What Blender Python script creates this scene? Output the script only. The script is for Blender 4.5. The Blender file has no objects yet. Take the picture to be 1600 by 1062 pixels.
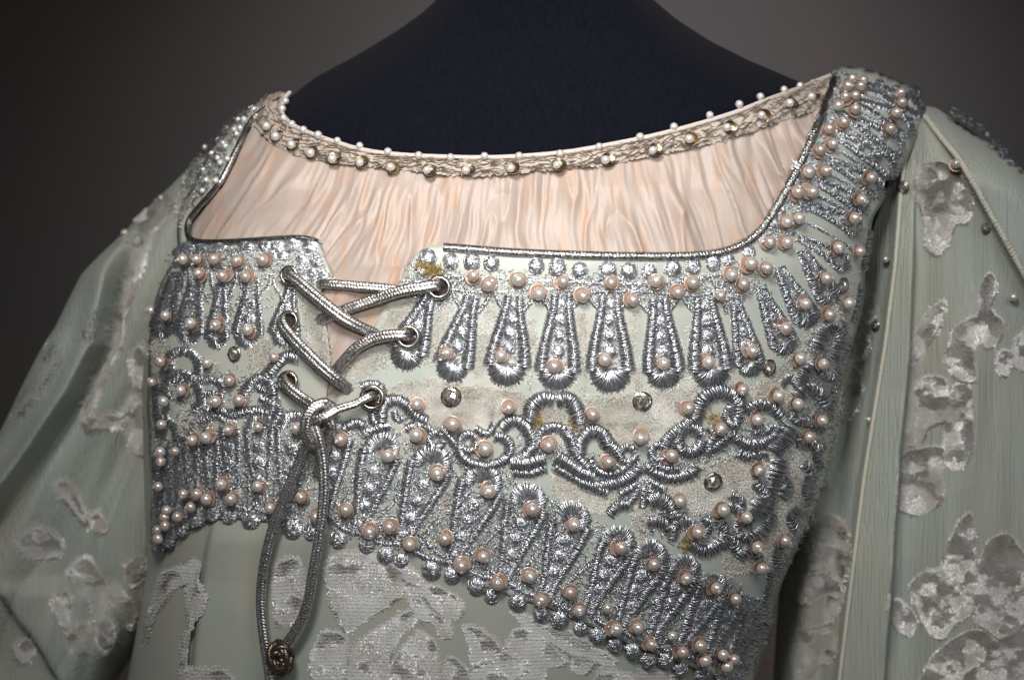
import bpy, math, random
import numpy as np
from mathutils import Matrix, Vector
from mathutils.geometry import delaunay_2d_cdt
random.seed(7); RNG = np.random.default_rng(7)
scene = bpy.context.scene
C = scene.collection

# ------------------------------------------------------------------ camera
PX = 0.00034                      # metres per photograph pixel at one metre
camd = bpy.data.cameras.new('camera'); cam = bpy.data.objects.new('camera', camd); C.objects.link(cam)
cam.location = (0, -1, 0); cam.rotation_euler = (math.pi/2, 0, 0)
camd.sensor_width = 36; camd.lens = 36/(1600*PX); camd.clip_end = 50; camd.clip_start = 0.05
camd.dof.use_dof = True; camd.dof.focus_distance = 1.012; camd.dof.aperture_fstop = 5.6
scene.camera = cam
# ------------------------------------------------------------------ world and lamps
w = bpy.data.worlds.new('World'); scene.world = w; w.use_nodes = True
w.node_tree.nodes['Background'].inputs[0].default_value = (0.96, 0.97, 1.0, 1)
w.node_tree.nodes['Background'].inputs[1].default_value = 0.075
def aim(o, target):
    o.rotation_euler = (Vector(target)-o.location).to_track_quat('-Z', 'Y').to_euler()
def lamp(name, kind, loc, target, power, col, **kw):
    l = bpy.data.lights.new(name, kind); l.energy = power; l.color = col
    for k, v in kw.items(): setattr(l, k, v)
    o = bpy.data.objects.new(name, l); C.objects.link(o); o.location = loc; aim(o, target); return o
lamp('flash_lamp', 'SPOT', (0.03, -1.02, 0.20), (0.00, 0.03, 0.080), 23, (1, 0.965, 0.92),
     shadow_soft_size=0.03, spot_size=math.radians(25.5), spot_blend=1.0)
lamp('key_softbox', 'AREA', (-0.14, -0.82, 0.58), (0.00, 0.03, 0.075), 0.95, (1, 0.965, 0.92), size=0.24, spread=math.radians(48))
lamp('added_fill', 'AREA', (0.50, -1.0, 0.55), (0.06, 0.05, 0.10), 0.60, (0.92, 0.96, 1.0), size=0.55, spread=math.radians(60))  # added fill, brightens the right sleeve and widens reflections in the silver
lamp('backdrop_lamp', 'SPOT', (0.18, 0.75, 0.66), (0.14, 1.7, 0.10), 38, (0.88, 0.93, 1.0),
     shadow_soft_size=0.1, spot_size=math.radians(92), spot_blend=1.0)
vs = scene.view_settings
vs.view_transform = 'Standard'; vs.look = 'None'; vs.exposure = -0.12; vs.gamma = 1.0; vs.use_curve_mapping = False

# ------------------------------------------------------------------ materials
def mat(name, col, rough=0.5, metal=0.0, sheen=0.0, sheen_tint=(1,1,1,1), coat=0.0, sss=0.0, spec=0.5,
        col2=None, nscale=(40,40,40), ndetail=4, ramp=(0.4,0.6), bump=0.0, bscale=(900,900,900), bdist=0.0003, trans=0.0, alpha=1.0, ior=1.45, aniso=0.0):
    m = bpy.data.materials.new(name); m.use_nodes = True
    nt = m.node_tree; b = nt.nodes['Principled BSDF']; L = nt.links.new
    b.inputs['Base Color'].default_value = (*col, 1)
    b.inputs['Roughness'].default_value = rough; b.inputs['Metallic'].default_value = metal
    b.inputs['Sheen Weight'].default_value = sheen; b.inputs['Sheen Tint'].default_value = sheen_tint
    b.inputs['Coat Weight'].default_value = coat; b.inputs['Coat Roughness'].default_value = 0.13
    b.inputs['Subsurface Weight'].default_value = sss; b.inputs['Subsurface Scale'].default_value = 0.002
    b.inputs['Specular IOR Level'].default_value = spec; b.inputs['Transmission Weight'].default_value = trans
    b.inputs['IOR'].default_value = ior; b.inputs['Alpha'].default_value = alpha
    b.inputs['Anisotropic'].default_value = aniso
    tc = nt.nodes.new('ShaderNodeTexCoord')
    if col2:
        mp = nt.nodes.new('ShaderNodeMapping'); mp.inputs['Scale'].default_value = nscale; L(tc.outputs['Object'], mp.inputs[0])
        n = nt.nodes.new('ShaderNodeTexNoise'); n.inputs['Scale'].default_value = 1; n.inputs['Detail'].default_value = ndetail
        L(mp.outputs[0], n.inputs['Vector'])
        r = nt.nodes.new('ShaderNodeValToRGB'); r.color_ramp.elements[0].position = ramp[0]; r.color_ramp.elements[1].position = ramp[1]
        r.color_ramp.elements[0].color = (*col, 1); r.color_ramp.elements[1].color = (*col2, 1)
        L(n.outputs[0], r.inputs[0]); L(r.outputs[0], b.inputs['Base Color'])
    if bump:
        mp = nt.nodes.new('ShaderNodeMapping'); mp.inputs['Scale'].default_value = bscale; L(tc.outputs['Object'], mp.inputs[0])
        n = nt.nodes.new('ShaderNodeTexNoise'); n.inputs['Scale'].default_value = 1; n.inputs['Detail'].default_value = 3
        L(mp.outputs[0], n.inputs['Vector'])
        bp = nt.nodes.new('ShaderNodeBump'); bp.inputs['Strength'].default_value = bump; bp.inputs['Distance'].default_value = bdist
        L(n.outputs[0], bp.inputs['Height']); L(bp.outputs[0], b.inputs['Normal'])
    return m
M = {}
M['jersey'] = mat('navy_jersey', (0.0030,0.0037,0.0078), 0.95, spec=0.12, sheen=0.02, col2=(0.0046,0.0054,0.0100), nscale=(500,500,120), bump=0.8, bscale=(2200,2200,500), bdist=0.0005)
M['silk'] = mat('peach_silk', (0.435,0.355,0.312), 0.42, sheen=0.06, col2=(0.46,0.31,0.225), nscale=(120,50,34), ndetail=5, ramp=(0.48,0.72), bump=0.5, bscale=(1500,1500,300), bdist=0.0005)
M['satin'] = mat('mint_satin', (0.41,0.455,0.41), 0.38, col2=(0.45,0.455,0.40), nscale=(30,30,30), bump=0.5, bscale=(1300,1300,1300))
M['satin_skirt_dim'] = mat('mint_satin_skirt_dim', (0.33,0.36,0.315), 0.34, col2=(0.36,0.36,0.305), nscale=(25,25,25), bump=0.6, bscale=(1500,1500,500))  # bodice satin made darker, the dimmer light low down put into its colour
M['chiffon'] = mat('mint_crinkle_chiffon', (0.335,0.375,0.335), 0.48, sheen=0.12, col2=(0.37,0.37,0.31), nscale=(14,14,9), bump=1.0, bscale=(750,750,22), bdist=0.0012)
M['pile'] = mat('taupe_velvet_pile', (0.42,0.395,0.35), 0.30, sheen=0.5, spec=1.0, col2=(0.54,0.525,0.50), nscale=(60,60,60))
M['pile_pale'] = mat('silver_velvet_pile', (0.52,0.52,0.51), 0.30, sheen=0.5, spec=1.0, col2=(0.43,0.415,0.39), nscale=(50,50,50))
M['pile_bodice'] = mat('pale_taupe_velvet_pile', (0.50,0.465,0.405), 0.4, sheen=0.4, spec=0.6, col2=(0.62,0.60,0.55), nscale=(45,45,45))
M['pile_cream'] = mat('cream_velvet_pile', (0.60,0.59,0.55), 0.4, sheen=0.4, spec=0.6, col2=(0.47,0.44,0.39), nscale=(45,45,45))
M['silver'] = mat('silver_thread', (0.78,0.795,0.83), 0.28, metal=0.93, spec=0.8, col2=(0.58,0.59,0.62), nscale=(700,700,700), ramp=(0.42,0.62))
M['shaded_core'] = mat('shaded_thread_core', (0.11,0.115,0.125), 0.75, metal=0.2, bump=0.8, bscale=(2500,2500,2500))  # stitch padding, its colour darkened to paint the shadows between threads
M['cord'] = mat('braided_metal_cord', (0.68,0.67,0.66), 0.30, metal=0.95, col2=(0.26,0.24,0.225), nscale=(1000,1000,1000), ramp=(0.40,0.62), bump=0.5, bscale=(2200,2200,2200), bdist=0.0004)
M['piping'] = mat('silver_piping', (0.62,0.62,0.61), 0.27, metal=1.0, col2=(0.12,0.115,0.105), nscale=(1000,1000,1000), ramp=(0.42,0.6), bump=0.6, bscale=(1800,1800,1800), bdist=0.0005)
M['pearl'] = mat('champagne_pearl', (0.62,0.535,0.475), 0.24, metal=0.45, coat=1.0, spec=0.8, col2=(0.58,0.475,0.42), nscale=(0.8,0.8,0.8))
M['pearl_white'] = mat('white_pearl', (0.76,0.73,0.69), 0.22, metal=0.35, coat=1.0, spec=0.8)
M['sequin'] = mat('peach_sequin', (0.50,0.345,0.265), 0.3, metal=0.25, coat=0.6)
M['brass'] = mat('grey_metal_eyelet', (0.46,0.425,0.39), 0.25, metal=1.0, col2=(0.33,0.29,0.25), nscale=(300,300,300))
M['hole_shade'] = mat('hole_shade_disc', (0.03,0.022,0.018), 0.8)  # near-black colour painting the shade inside bead and eyelet openings
M['gold'] = mat('gold_cup', (0.34,0.27,0.17), 0.3, metal=1.0)
M['crystal'] = mat('clear_crystal', (0.95,0.94,0.92), 0.16, metal=0.9, col2=(0.50,0.44,0.38), nscale=(2.2,2.2,2.2), ramp=(0.45,0.55))
M['lace'] = mat('taupe_lace', (0.50,0.425,0.37), 0.8, col2=(0.17,0.13,0.095), nscale=(210,210,330), ndetail=5, ramp=(0.50,0.62), bump=1.0, bscale=(1200,1200,1200), bdist=0.0006)
M['cream'] = mat('cream_piping', (0.58,0.52,0.47), 0.6, bump=0.6, bscale=(1500,1500,1500), bdist=0.0004)
M['seam'] = mat('corded_seam', (0.53,0.51,0.42), 0.6, bump=0.8, bscale=(1500,1500,1500), bdist=0.0005)
M['stain'] = mat('yellowed_thread', (0.42,0.30,0.10), 0.45, metal=0.4)
M['wall'] = mat('grey_backdrop', (0.112,0.086,0.076), 0.9, col2=(0.094,0.080,0.076), nscale=(2,2,2))

# ------------------------------------------------------------------ object helpers
def empty(name, loc, label, cat):
    o = bpy.data.objects.new(name, None); C.objects.link(o); o.location = loc; o.empty_display_size = 0.05
    o['label'] = label; o['category'] = cat; return o
def link(name, me, parent=None):
    o = bpy.data.objects.new(name, me); C.objects.link(o)
    if parent is not None:
        o.parent = parent
        if parent.type == 'EMPTY': o.matrix_parent_inverse = Matrix.Translation(-Vector(parent.location))
    return o
def mesh(name, V, F, mats, smooth=True, midx=None):
    """V (n,3) array; F list of arrays of faces (k columns)"""
    V = np.asarray(V, dtype=np.float32)
    F = [np.asarray(f, dtype=np.int32) for f in F if len(f)]
    me = bpy.data.meshes.new(name)
    nl = sum(f.size for f in F); nf = sum(len(f) for f in F)
    me.vertices.add(len(V)); me.vertices.foreach_set('co', V.ravel())
    me.loops.add(nl); me.polygons.add(nf)
    me.loops.foreach_set('vertex_index', np.concatenate([f.ravel() for f in F]))
    st, tot, p = [], [], 0
    for f in F:
        k = f.shape[1]; st.append(p+np.arange(len(f))*k); tot.append(np.full(len(f), k)); p += f.size
    me.polygons.foreach_set('loop_start', np.concatenate(st).astype(np.int32))
    me.polygons.foreach_set('loop_total', np.concatenate(tot).astype(np.int32))
    if midx is not None:
        me.polygons.foreach_set('material_index', np.concatenate([np.full(len(f), i) for f, i in zip(F, midx)]).astype(np.int32))
    for m in (mats if isinstance(mats, (list, tuple)) else [mats]): me.materials.append(m)
    me.polygons.foreach_set('use_smooth', np.full(nf, smooth))
    me.update(calc_edges=True); me.validate()
    return me
class Acc:                       # collects pieces of ONE part
    def __init__(s): s.V = []; s.F = []; s.I = []; s.n = 0
    def add(s, V, F, i=0):
        V = np.asarray(V).reshape(-1, 3)
        if len(V) == 0: return
        s.V.append(V); s.F.append(np.asarray(F, dtype=np.int64)+s.n); s.I.append(i); s.n += len(V)
    def build(s, name, mats, parent=None, smooth=True):
        return link(name, mesh(name, np.concatenate(s.V), s.F, mats, smooth, s.I), parent)
def norm(a): return a/np.maximum(np.linalg.norm(a, axis=-1, keepdims=True), 1e-12)
def sst(a, b, x): t = np.clip((x-a)/(b-a), 0, 1); return t*t*(3-2*t)
_lat = RNG.random((64, 64))
def vnoise(x, y):
    xi = np.floor(x).astype(int); yi = np.floor(y).astype(int); fx = x-xi; fy = y-yi
    fx = fx*fx*(3-2*fx); fy = fy*fy*(3-2*fy); g = lambda i, j: _lat[i % 64, j % 64]
    return (g(xi,yi)*(1-fx)+g(xi+1,yi)*fx)*(1-fy)+(g(xi,yi+1)*(1-fx)+g(xi+1,yi+1)*fx)*fy
def fbm(x, y, o=4):
    s = 0; a = 0.5
    for i in range(o): s = s+a*(vnoise(x*2**i+i*17.3, y*2**i+i*9.1)-0.5); a *= 0.5
    return s
def resample(pts, step):
    """Catmull-Rom through points (any dims), even spacing"""
    p = np.asarray(pts, float)
    if len(p) > 2:
        q = np.vstack([2*p[0]-p[1], p, 2*p[-1]-p[-2]]); out = []
        t = np.linspace(0, 1, 16, endpoint=False)[:, None]
        for i in range(len(p)-1):
            a, b, c, d = q[i:i+4]
            out.append(0.5*((2*b)+(-a+c)*t+(2*a-5*b+4*c-d)*t*t+(-a+3*b-3*c+d)*t**3))
        p = np.vstack(out+[p[-1:]])
    s = np.concatenate([[0], np.cumsum(np.linalg.norm(np.diff(p, axis=0), axis=1))])
    n = max(2, int(round(s[-1]/step))+1); u = np.linspace(0, s[-1], n)
    return np.stack([np.interp(u, s, p[:, k]) for k in range(p.shape[1])], 1)

# ------------------------------------------------------------------ body volumes: back half y = F(x,z), mirrored front
class Blob:
    def __init__(s, yc, b, Ltab, Rtab, top, p=2.3, r=0.055, btab=None, zbot=1250):
        k = PX*(1+yc); s.yc, s.b, s.p, s.r = yc, b, p, r
        cv = lambda t: (np.array([(531-y)*k for y, _ in t][::-1]), np.array([(x-800)*k for _, x in t][::-1]))
        s.Lz, s.Lx = cv(Ltab); s.Rz, s.Rx = cv(Rtab)
        s.tx = np.array([(x-800)*k for x, _ in top]); s.tz = np.array([(531-y)*k for _, y in top])
        btab = btab or [(0, 1), (1000, 1)]
        s.bz = np.array([(531-y)*k for y, _ in btab][::-1]); s.bv = np.array([v for _, v in btab][::-1])
        s.z0 = (531-zbot)*k
    def thick(s, X, Z):
        l = np.interp(Z, s.Lz, s.Lx); r = np.interp(Z, s.Rz, s.Rx)
        u = np.clip(np.abs((X-(l+r)/2)/((r-l)/2)), 0, 1)
        zt = np.interp(X, s.tx, s.tz); t = np.clip((Z-(zt-s.r))/s.r, 0, 1)
        return s.b*np.interp(Z, s.bz, s.bv)*(1-u**s.p)**(1/s.p)*np.sqrt(1-t*t)
    def pos(s, px, py):
        px = np.asarray(px, float); py = np.asarray(py, float)
        dx = (px-800)*PX; dz = (531-py)*PX
        lo = np.full(px.shape, 0.45); hi = np.full(px.shape, 1+s.yc)
        for _ in range(34):
            m = (lo+hi)/2; f = (m-1)-(s.yc-s.thick(dx*m, dz*m))
            lo = np.where(f < 0, m, lo); hi = np.where(f < 0, hi, m)
        return np.stack([dx*hi, hi-1, dz*hi], -1)
    def S(s, px, py, e=5.0):
        px = np.asarray(px, float); py = np.asarray(py, float)
        P = s.pos(px, py)
        N = norm(np.cross(s.pos(px+e, py)-s.pos(px-e, py), s.pos(px, py-e)-s.pos(px, py+e)))
        return P, N
    def solid(s, nu, nv, disp=None, zmax=None):
        """closed mesh; disp(px,py) pushes the visible half outwards"""
        u = np.sin(np.linspace(-1, 1, nu)*math.pi/2*0.999); v = 1-(1-np.linspace(0, 1, nv))**1.0
        v = np.where(v > 0.0, v, 0); U, Vv = np.meshgrid(u, v)
        vv = 1-(1-Vv)**1.35
        Z = np.full(U.shape, 0.0); X = U*0
        for _ in range(30):
            l = np.interp(Z, s.Lz, s.Lx); r = np.interp(Z, s.Rz, s.Rx); X = (l+r)/2+U*(r-l)/2
            zt = np.interp(X, s.tx, s.tz)
            if zmax is not None: zt = np.minimum(zt, zmax)
            Z = 0.5*Z+0.5*(s.z0+(zt-s.z0)*vv)
        T = s.thick(X, Z); A = np.stack([X, s.yc-T, Z], -1); B = np.stack([X, s.yc+T*0.9+0.0005, Z], -1)
        if disp is not None:
            N = norm(np.cross(np.gradient(A, axis=1), np.gradient(A, axis=0)))
            N = np.nan_to_num(N); t = A[..., 1]+1
            px = A[..., 0]/t/PX+800; py = 531-A[..., 2]/t/PX
            A = A+(N*0.2+np.array([0, -0.8, 0]))*disp(px, py)[..., None]*np.clip(T/(s.b*0.4), 0, 1)[..., None]
        idx = np.arange(nu*nv).reshape(nv, nu); q = np.stack([idx[:-1,:-1], idx[:-1,1:], idx[1:,1:], idx[1:,:-1]], -1).reshape(-1, 4)
        o = nu*nv; V = np.concatenate([A.reshape(-1,3), B.reshape(-1,3)])
        rim = np.concatenate([idx[0], idx[1:, -1], idx[-1, ::-1][1:], idx[::-1, 0][1:]])
        rq = np.stack([rim[:-1], rim[1:], rim[1:]+o, rim[:-1]+o], -1)[:, ::-1]
        return V, np.concatenate([q, q[:, ::-1]+o, rq])
def ray(P): return norm(P-np.array([0, -1, 0]))
def lift(P, N, off):                       # moves towards the viewer until clear of the cloth by off
    r = -ray(P); d = np.clip((r*N).sum(-1, keepdims=True), 0.4, 1)
    return P+r*np.asarray(off).reshape(-1, 1)/d if np.ndim(off) else P+r*off/d

class Cached:                      # a surface sampled once on a fine grid, then read bilinearly
    def __init__(s, src, x0, x1, y0, y1, st=3.0):
        s.x0, s.y0, s.st = x0, y0, st; gx = np.arange(x0, x1+st, st); gy = np.arange(y0, y1+st, st)
        X, Y = np.meshgrid(gx, gy); P, N = src.S(X, Y); s.A = np.concatenate([P, N], -1); s.b = src
    def look(s, px, py):
        u = np.clip((np.asarray(px, float)-s.x0)/s.st, 0, s.A.shape[1]-1.001); v = np.clip((np.asarray(py, float)-s.y0)/s.st, 0, s.A.shape[0]-1.001)
        i = u.astype(int); j = v.astype(int); a = (u-i)[..., None]; b = (v-j)[..., None]
        return (s.A[j,i]*(1-a)+s.A[j,i+1]*a)*(1-b)+(s.A[j+1,i]*(1-a)+s.A[j+1,i+1]*a)*b
    def pos(s, px, py): return s.look(px, py)[..., :3]
    def S(s, px, py, e=5.0): q = s.look(px, py); return q[..., :3], norm(q[..., 3:])
    def solid(s, *a, **k): return s.b.solid(*a, **k)
LT = [(-300,330),(100,320),(250,300),(350,282),(400,266),(450,248),(490,238),(600,230),(700,232),(800,234),(870,238),(950,226),(1062,204),(1300,150)]
RT = [(-300,1500),(150,1474),(200,1456),(262,1420),(310,1392),(390,1362),(480,1348),(600,1318),(700,1290),(780,1266),(850,1240),(900,1218),(1000,1186),(1062,1168),(1300,1110)]
TOPM = [(100,460),(230,345),(290,290),(340,242),(400,190),(440,168),(500,122),(560,90),(620,54),(660,26),(690,-2),(725,-42),(765,-85),(805,-112),(850,-120),
        (895,-112),(935,-85),(975,-42),(1010,-2),(1050,33),(1100,66),(1160,97),(1250,135),(1320,152),(1440,190),(1500,230),(1600,330)]
TOPD = [(100,450),(230,330),(290,266),(330,232),(380,178),(425,152),(460,143),(500,116),(560,84),(620,48),(690,-10),(765,-95),(850,-130),(935,-95),(1010,-10),(1100,56),
        (1160,86),(1250,126),(1280,121),(1300,114),(1340,114),(1400,132),(1440,160),(1500,215),(1600,320)]
BT = [(-260,0.42),(-50,0.46),(80,0.60),(200,0.80),(320,0.93),(430,1.0),(650,1.0),(850,0.95),(1062,0.90),(1300,0.95)]
D = Cached(Blob(0.145, 0.145, LT, RT, TOPD, p=2.25, r=0.060, btab=BT), 180, 1500, 90, 1110)
Mn = Blob(0.145, 0.138, [(y, x+14) for y, x in LT], [(y, x-14) for y, x in RT], TOPM, p=2.25, r=0.050, btab=BT)

# ------------------------------------------------------------------ planar tools in photograph pixels
def inside(px, py, poly):
    c = np.zeros(np.shape(px), bool); n = len(poly)
    for i in range(n):
        x1, y1 = poly[i]; x2, y2 = poly[(i+1) % n]
        if y1 == y2: continue
        k = ((y1 > py) != (y2 > py)) & (px < (x2-x1)*(py-y1)/(y2-y1)+x1); c ^= k
    return c
def edge_dist(px, py, poly, closed=True):
    d = np.full(np.shape(px), 1e9); n = len(poly)
    for i in range(n if closed else n-1):
        a = np.array(poly[i], float); b = np.array(poly[(i+1) % n], float); ab = b-a
        t = np.clip(((px-a[0])*ab[0]+(py-a[1])*ab[1])/max(ab@ab, 1e-9), 0, 1)
        d = np.minimum(d, np.hypot(px-a[0]-t*ab[0], py-a[1]-t*ab[1]))
    return d
def cdt(poly, step):
    poly = resample(np.vstack([poly, poly[:1]]), step)[:-1] if len(poly) > 40 else densify(poly, step)
    lo = poly.min(0); hi = poly.max(0)
    gx, gy = np.meshgrid(np.arange(lo[0], hi[0], step), np.arange(lo[1], hi[1], step*0.87))
    gx = gx+np.where(np.arange(gx.shape[0]) % 2, step/2, 0)[:, None]
    gx = gx.ravel(); gy = gy.ravel()
    k = inside(gx, gy, poly) & (edge_dist(gx, gy, poly) > step*0.6)
    pts = np.vstack([poly, np.stack([gx[k], gy[k]], 1)]); n = len(poly)
    r = delaunay_2d_cdt([Vector(p) for p in pts], [(i, (i+1) % n) for i in range(n)], [], 1, 1e-4)
    return np.array([tuple(v) for v in r[0]]), np.array([list(f) for f in r[2]]), poly
def densify(poly, step):
    poly = np.asarray(poly, float); out = []
    for i in range(len(poly)):
        a = poly[i]; b = poly[(i+1) % len(poly)]; n = max(1, int(np.hypot(*(b-a))/step))
        out.append(a+(b-a)*np.linspace(0, 1, n, endpoint=False)[:, None])
    return np.vstack(out)
def orient(V, F):
    a, b, c = V[F[:,0]], V[F[:,1]], V[F[:,2]]
    n = np.cross(b-a, c-a); m = (a+b+c)/3; bad = (n*ray(m)).sum(-1) > 0
    F = F.copy(); F[bad] = F[bad][:, ::-1]; return F
def cloth_patch(name, poly, surf, off, thick, m, parent, step=7):
    p2, F, _ = cdt(poly, step)
    P, N = surf.S(p2[:,0], p2[:,1]); o = off(p2[:,0], p2[:,1]) if callable(off) else np.full(len(P), off)
    A = P+N*o[:, None]; B = P+N*(o-thick)[:, None]; n = len(A); F = orient(A, F)
    e = {}
    for f in F:
        for i in range(3): e[(f[i], f[(i+1) % 3])] = 1
    rim = np.array([(b, a, a+n, b+n) for (a, b) in e if (b, a) not in e])
    return link(name, mesh(name, np.concatenate([A, B]), [F, F[:, ::-1]+n, rim], m), parent)

# ------------------------------------------------------------------ threads
def tubes(acc, pts, N, r, i=0, taper=0.55):
    """pts (n,k,3) polylines, N (n,k,3) up vectors, r (n,) radius"""
    n, k, _ = pts.shape
    T = norm(np.gradient(pts, axis=1)); Sd = norm(np.cross(T, N)); Up = np.cross(Sd, T)
    tp = np.ones(k); tp[0] = tp[-1] = taper
    rr = (r[:, None]*tp)[..., None]
    ring = np.stack([pts+rr*(math.cos(a)*Sd+math.sin(a)*Up) for a in (math.pi/2, math.pi*7/6, -math.pi/6)], 2)
    base = np.arange(n*k).reshape(n, k)*3; q = []
    for j in range(3):
        j2 = (j+1) % 3
        q.append(np.stack([base[:, :-1]+j, base[:, :-1]+j2, base[:, 1:]+j2, base[:, 1:]+j], -1).reshape(-1, 4))
    acc.add(ring.reshape(-1, 3), np.concatenate(q), i)
TH = np.linspace(0.04, 1-0.04, 6)*math.pi
def satin(acc, path, w, h=None, surf=D, base=0.0023, gap=1.9, rad=0.00037, jit=1.0, core=True, layers=1):
    """padded satin stitch along a pixel path; w width in pixels (number or list along the path), h height in metres"""
    c = resample(path, gap/layers); n = len(c)
    wv = np.interp(np.linspace(0, 1, n), np.linspace(0, 1, len(w)), w) if np.ndim(w) else np.full(n, float(w))
    t = np.gradient(c, axis=0); t = t/np.maximum(np.linalg.norm(t, axis=1, keepdims=True), 1e-9); sd = np.stack([-t[:,1], t[:,0]], 1)
    hv = np.full(n, h) if h else wv*PX*0.46
    def arcs(cc, tt, ss, ww, hh, sk, dl):
        x = np.cos(TH)[None, :]
        q = cc[:, None]+ss[:, None]*(ww[:, None]*0.5*x)[..., None]+tt[:, None]*(sk[:, None]*x+dl[:, None])[..., None]
        P, N = surf.S(q[..., 0], q[..., 1])
        return P+N*(base+hh[:, None]*np.sin(TH)[None, :])[..., None], N
    if core:
        st = slice(0, n, 3); m = len(c[st])
        if m > 1:
            A, _ = arcs(c[st], t[st], sd[st], wv[st]*0.86, hv[st]*0.78-0.0001, np.zeros(m), np.zeros(m))
            b = np.arange(m*6).reshape(m, 6)
            acc.add(A.reshape(-1, 3), np.stack([b[:-1,:-1], b[1:,:-1], b[1:,1:], b[:-1,1:]], -1).reshape(-1, 4), 1)
    pts, N = arcs(c, t, sd, wv*(1+RNG.normal(0, 0.045, n)*jit), hv*(1+RNG.normal(0, 0.13, n)*jit), RNG.normal(0.8, 2.2, n)*jit, RNG.normal(0, 0.6, n)*jit)
    tubes(acc, pts, N, rad*RNG.uniform(0.75, 1.25, n))
def bobble(acc, x, y, r, surf=D, base=0.0024, n=None, hk=0.62):
    n = n or int(16+r*2.6); a0 = RNG.uniform(0, math.pi); a = a0+RNG.normal(0, 0.75, n); off = RNG.uniform(-0.85, 0.85, n)*r
    el = RNG.uniform(0.85, 1.12); L = np.sqrt(r*r-off*off)*RNG.uniform(0.75, 1.3, n)*el; x0 = np.cos(TH)[None, :]; k = len(TH)
    bend = RNG.normal(0, 0.25, n)*r; sh = RNG.normal(0, 0.10, n)*r
    lx = L[:, None]*x0+sh[:, None]; ly = off[:, None]/el+bend[:, None]*(1-x0**2)
    qx = x+np.cos(a)[:, None]*lx-np.sin(a)[:, None]*ly; qy = y+np.sin(a)[:, None]*lx+np.cos(a)[:, None]*ly
    P, N = surf.S(qx, qy); rr = np.clip(np.hypot(qx-x, qy-y)/(r*1.15), 0, 1)
    hgt = hk*r*PX*np.sqrt(1-rr**2)*RNG.uniform(0.4, 1.35, n)[:, None]
    tubes(acc, P+N*(base+hgt)[..., None], N, 0.00034*RNG.uniform(0.7, 1.3, n))
    m = int(10+r*1.7); ph = RNG.uniform(0, 2*math.pi, m); tw = RNG.normal(0, 0.5, m); f = np.linspace(0.08, 1.0, 5)[None, :]*RNG.uniform(0.85, 1.2, m)[:, None]
    an = ph[:, None]+tw[:, None]*f; P, N = surf.S(x+r*f*np.cos(an), y+r*f*np.sin(an))
    hh = hk*r*PX*1.15*np.sqrt(np.clip(1-(f/1.2)**2, 0, 1))*RNG.uniform(0.8, 1.2, m)[:, None]
    tubes(acc, P+N*(base+hh)[..., None], N, 0.00034*RNG.uniform(0.7, 1.3, m))
    # core dome
    th = np.linspace(0, 2*math.pi, 10, endpoint=False); V = []
    for f in (1.0, 0.75, 0.35):
        P, N = surf.S(x+r*f*np.cos(th)*0.8, y+r*f*np.sin(th)*0.8); V.append(P+N*(base+0.42*hk*r*PX*math.sqrt(max(0, 1-f*f)))[..., None] if np.ndim(base) else P+N*(base+0.42*hk*r*PX*math.sqrt(max(0, 1-f*f))))
    b = np.arange(30).reshape(3, 10); q = []
    for i in range(2):
        q.append(np.stack([b[i], np.roll(b[i], -1), np.roll(b[i+1], -1), b[i+1]], -1))
    acc.add(np.concatenate(V), np.concatenate(q), 1)
    P, N = surf.S(np.array([x]), np.array([y])); cV = np.vstack([V[2], P+N*(base+0.42*hk*r*PX)])
    acc.add(cV, np.array([(i, (i+1) % 10, 10) for i in range(10)]), 1)
def fuzz(acc, poly, dens, ln=9, surf=D, base=0.0027, hgt=0.0012, rad=0.00027):
    """loose crochet texture inside a pixel polygon"""
    poly = np.asarray(poly, float); lo = poly.min(0); hi = poly.max(0); n = int((hi-lo).prod()*dens)
    q = lo+RNG.random((n, 2))*(hi-lo); q = q[inside(q[:,0], q[:,1], poly)]; n = len(q)
    if n < 2: return
    a = RNG.uniform(0, 2*math.pi, n); cv = RNG.normal(0, 0.9, n); s = np.linspace(-0.5, 0.5, 5)
    L = ln*RNG.uniform(0.6, 1.3, n); ang = a[:, None]+cv[:, None]*s[None, :]*2
    qx = q[:, :1]+np.cumsum(np.cos(ang)*L[:, None]/5, 1); qy = q[:, 1:]+np.cumsum(np.sin(ang)*L[:, None]/5, 1)
    P, N = surf.S(qx, qy)
    z = base+hgt*(RNG.uniform(0.2, 0.9, n)[:, None]+0.35*np.cos(s*math.pi)[None, :])
    tubes(acc, P+N*z[..., None], N, rad*RNG.uniform(0.8, 1.2, n))
SV = [M['silver'], M['shaded_core']]

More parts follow.
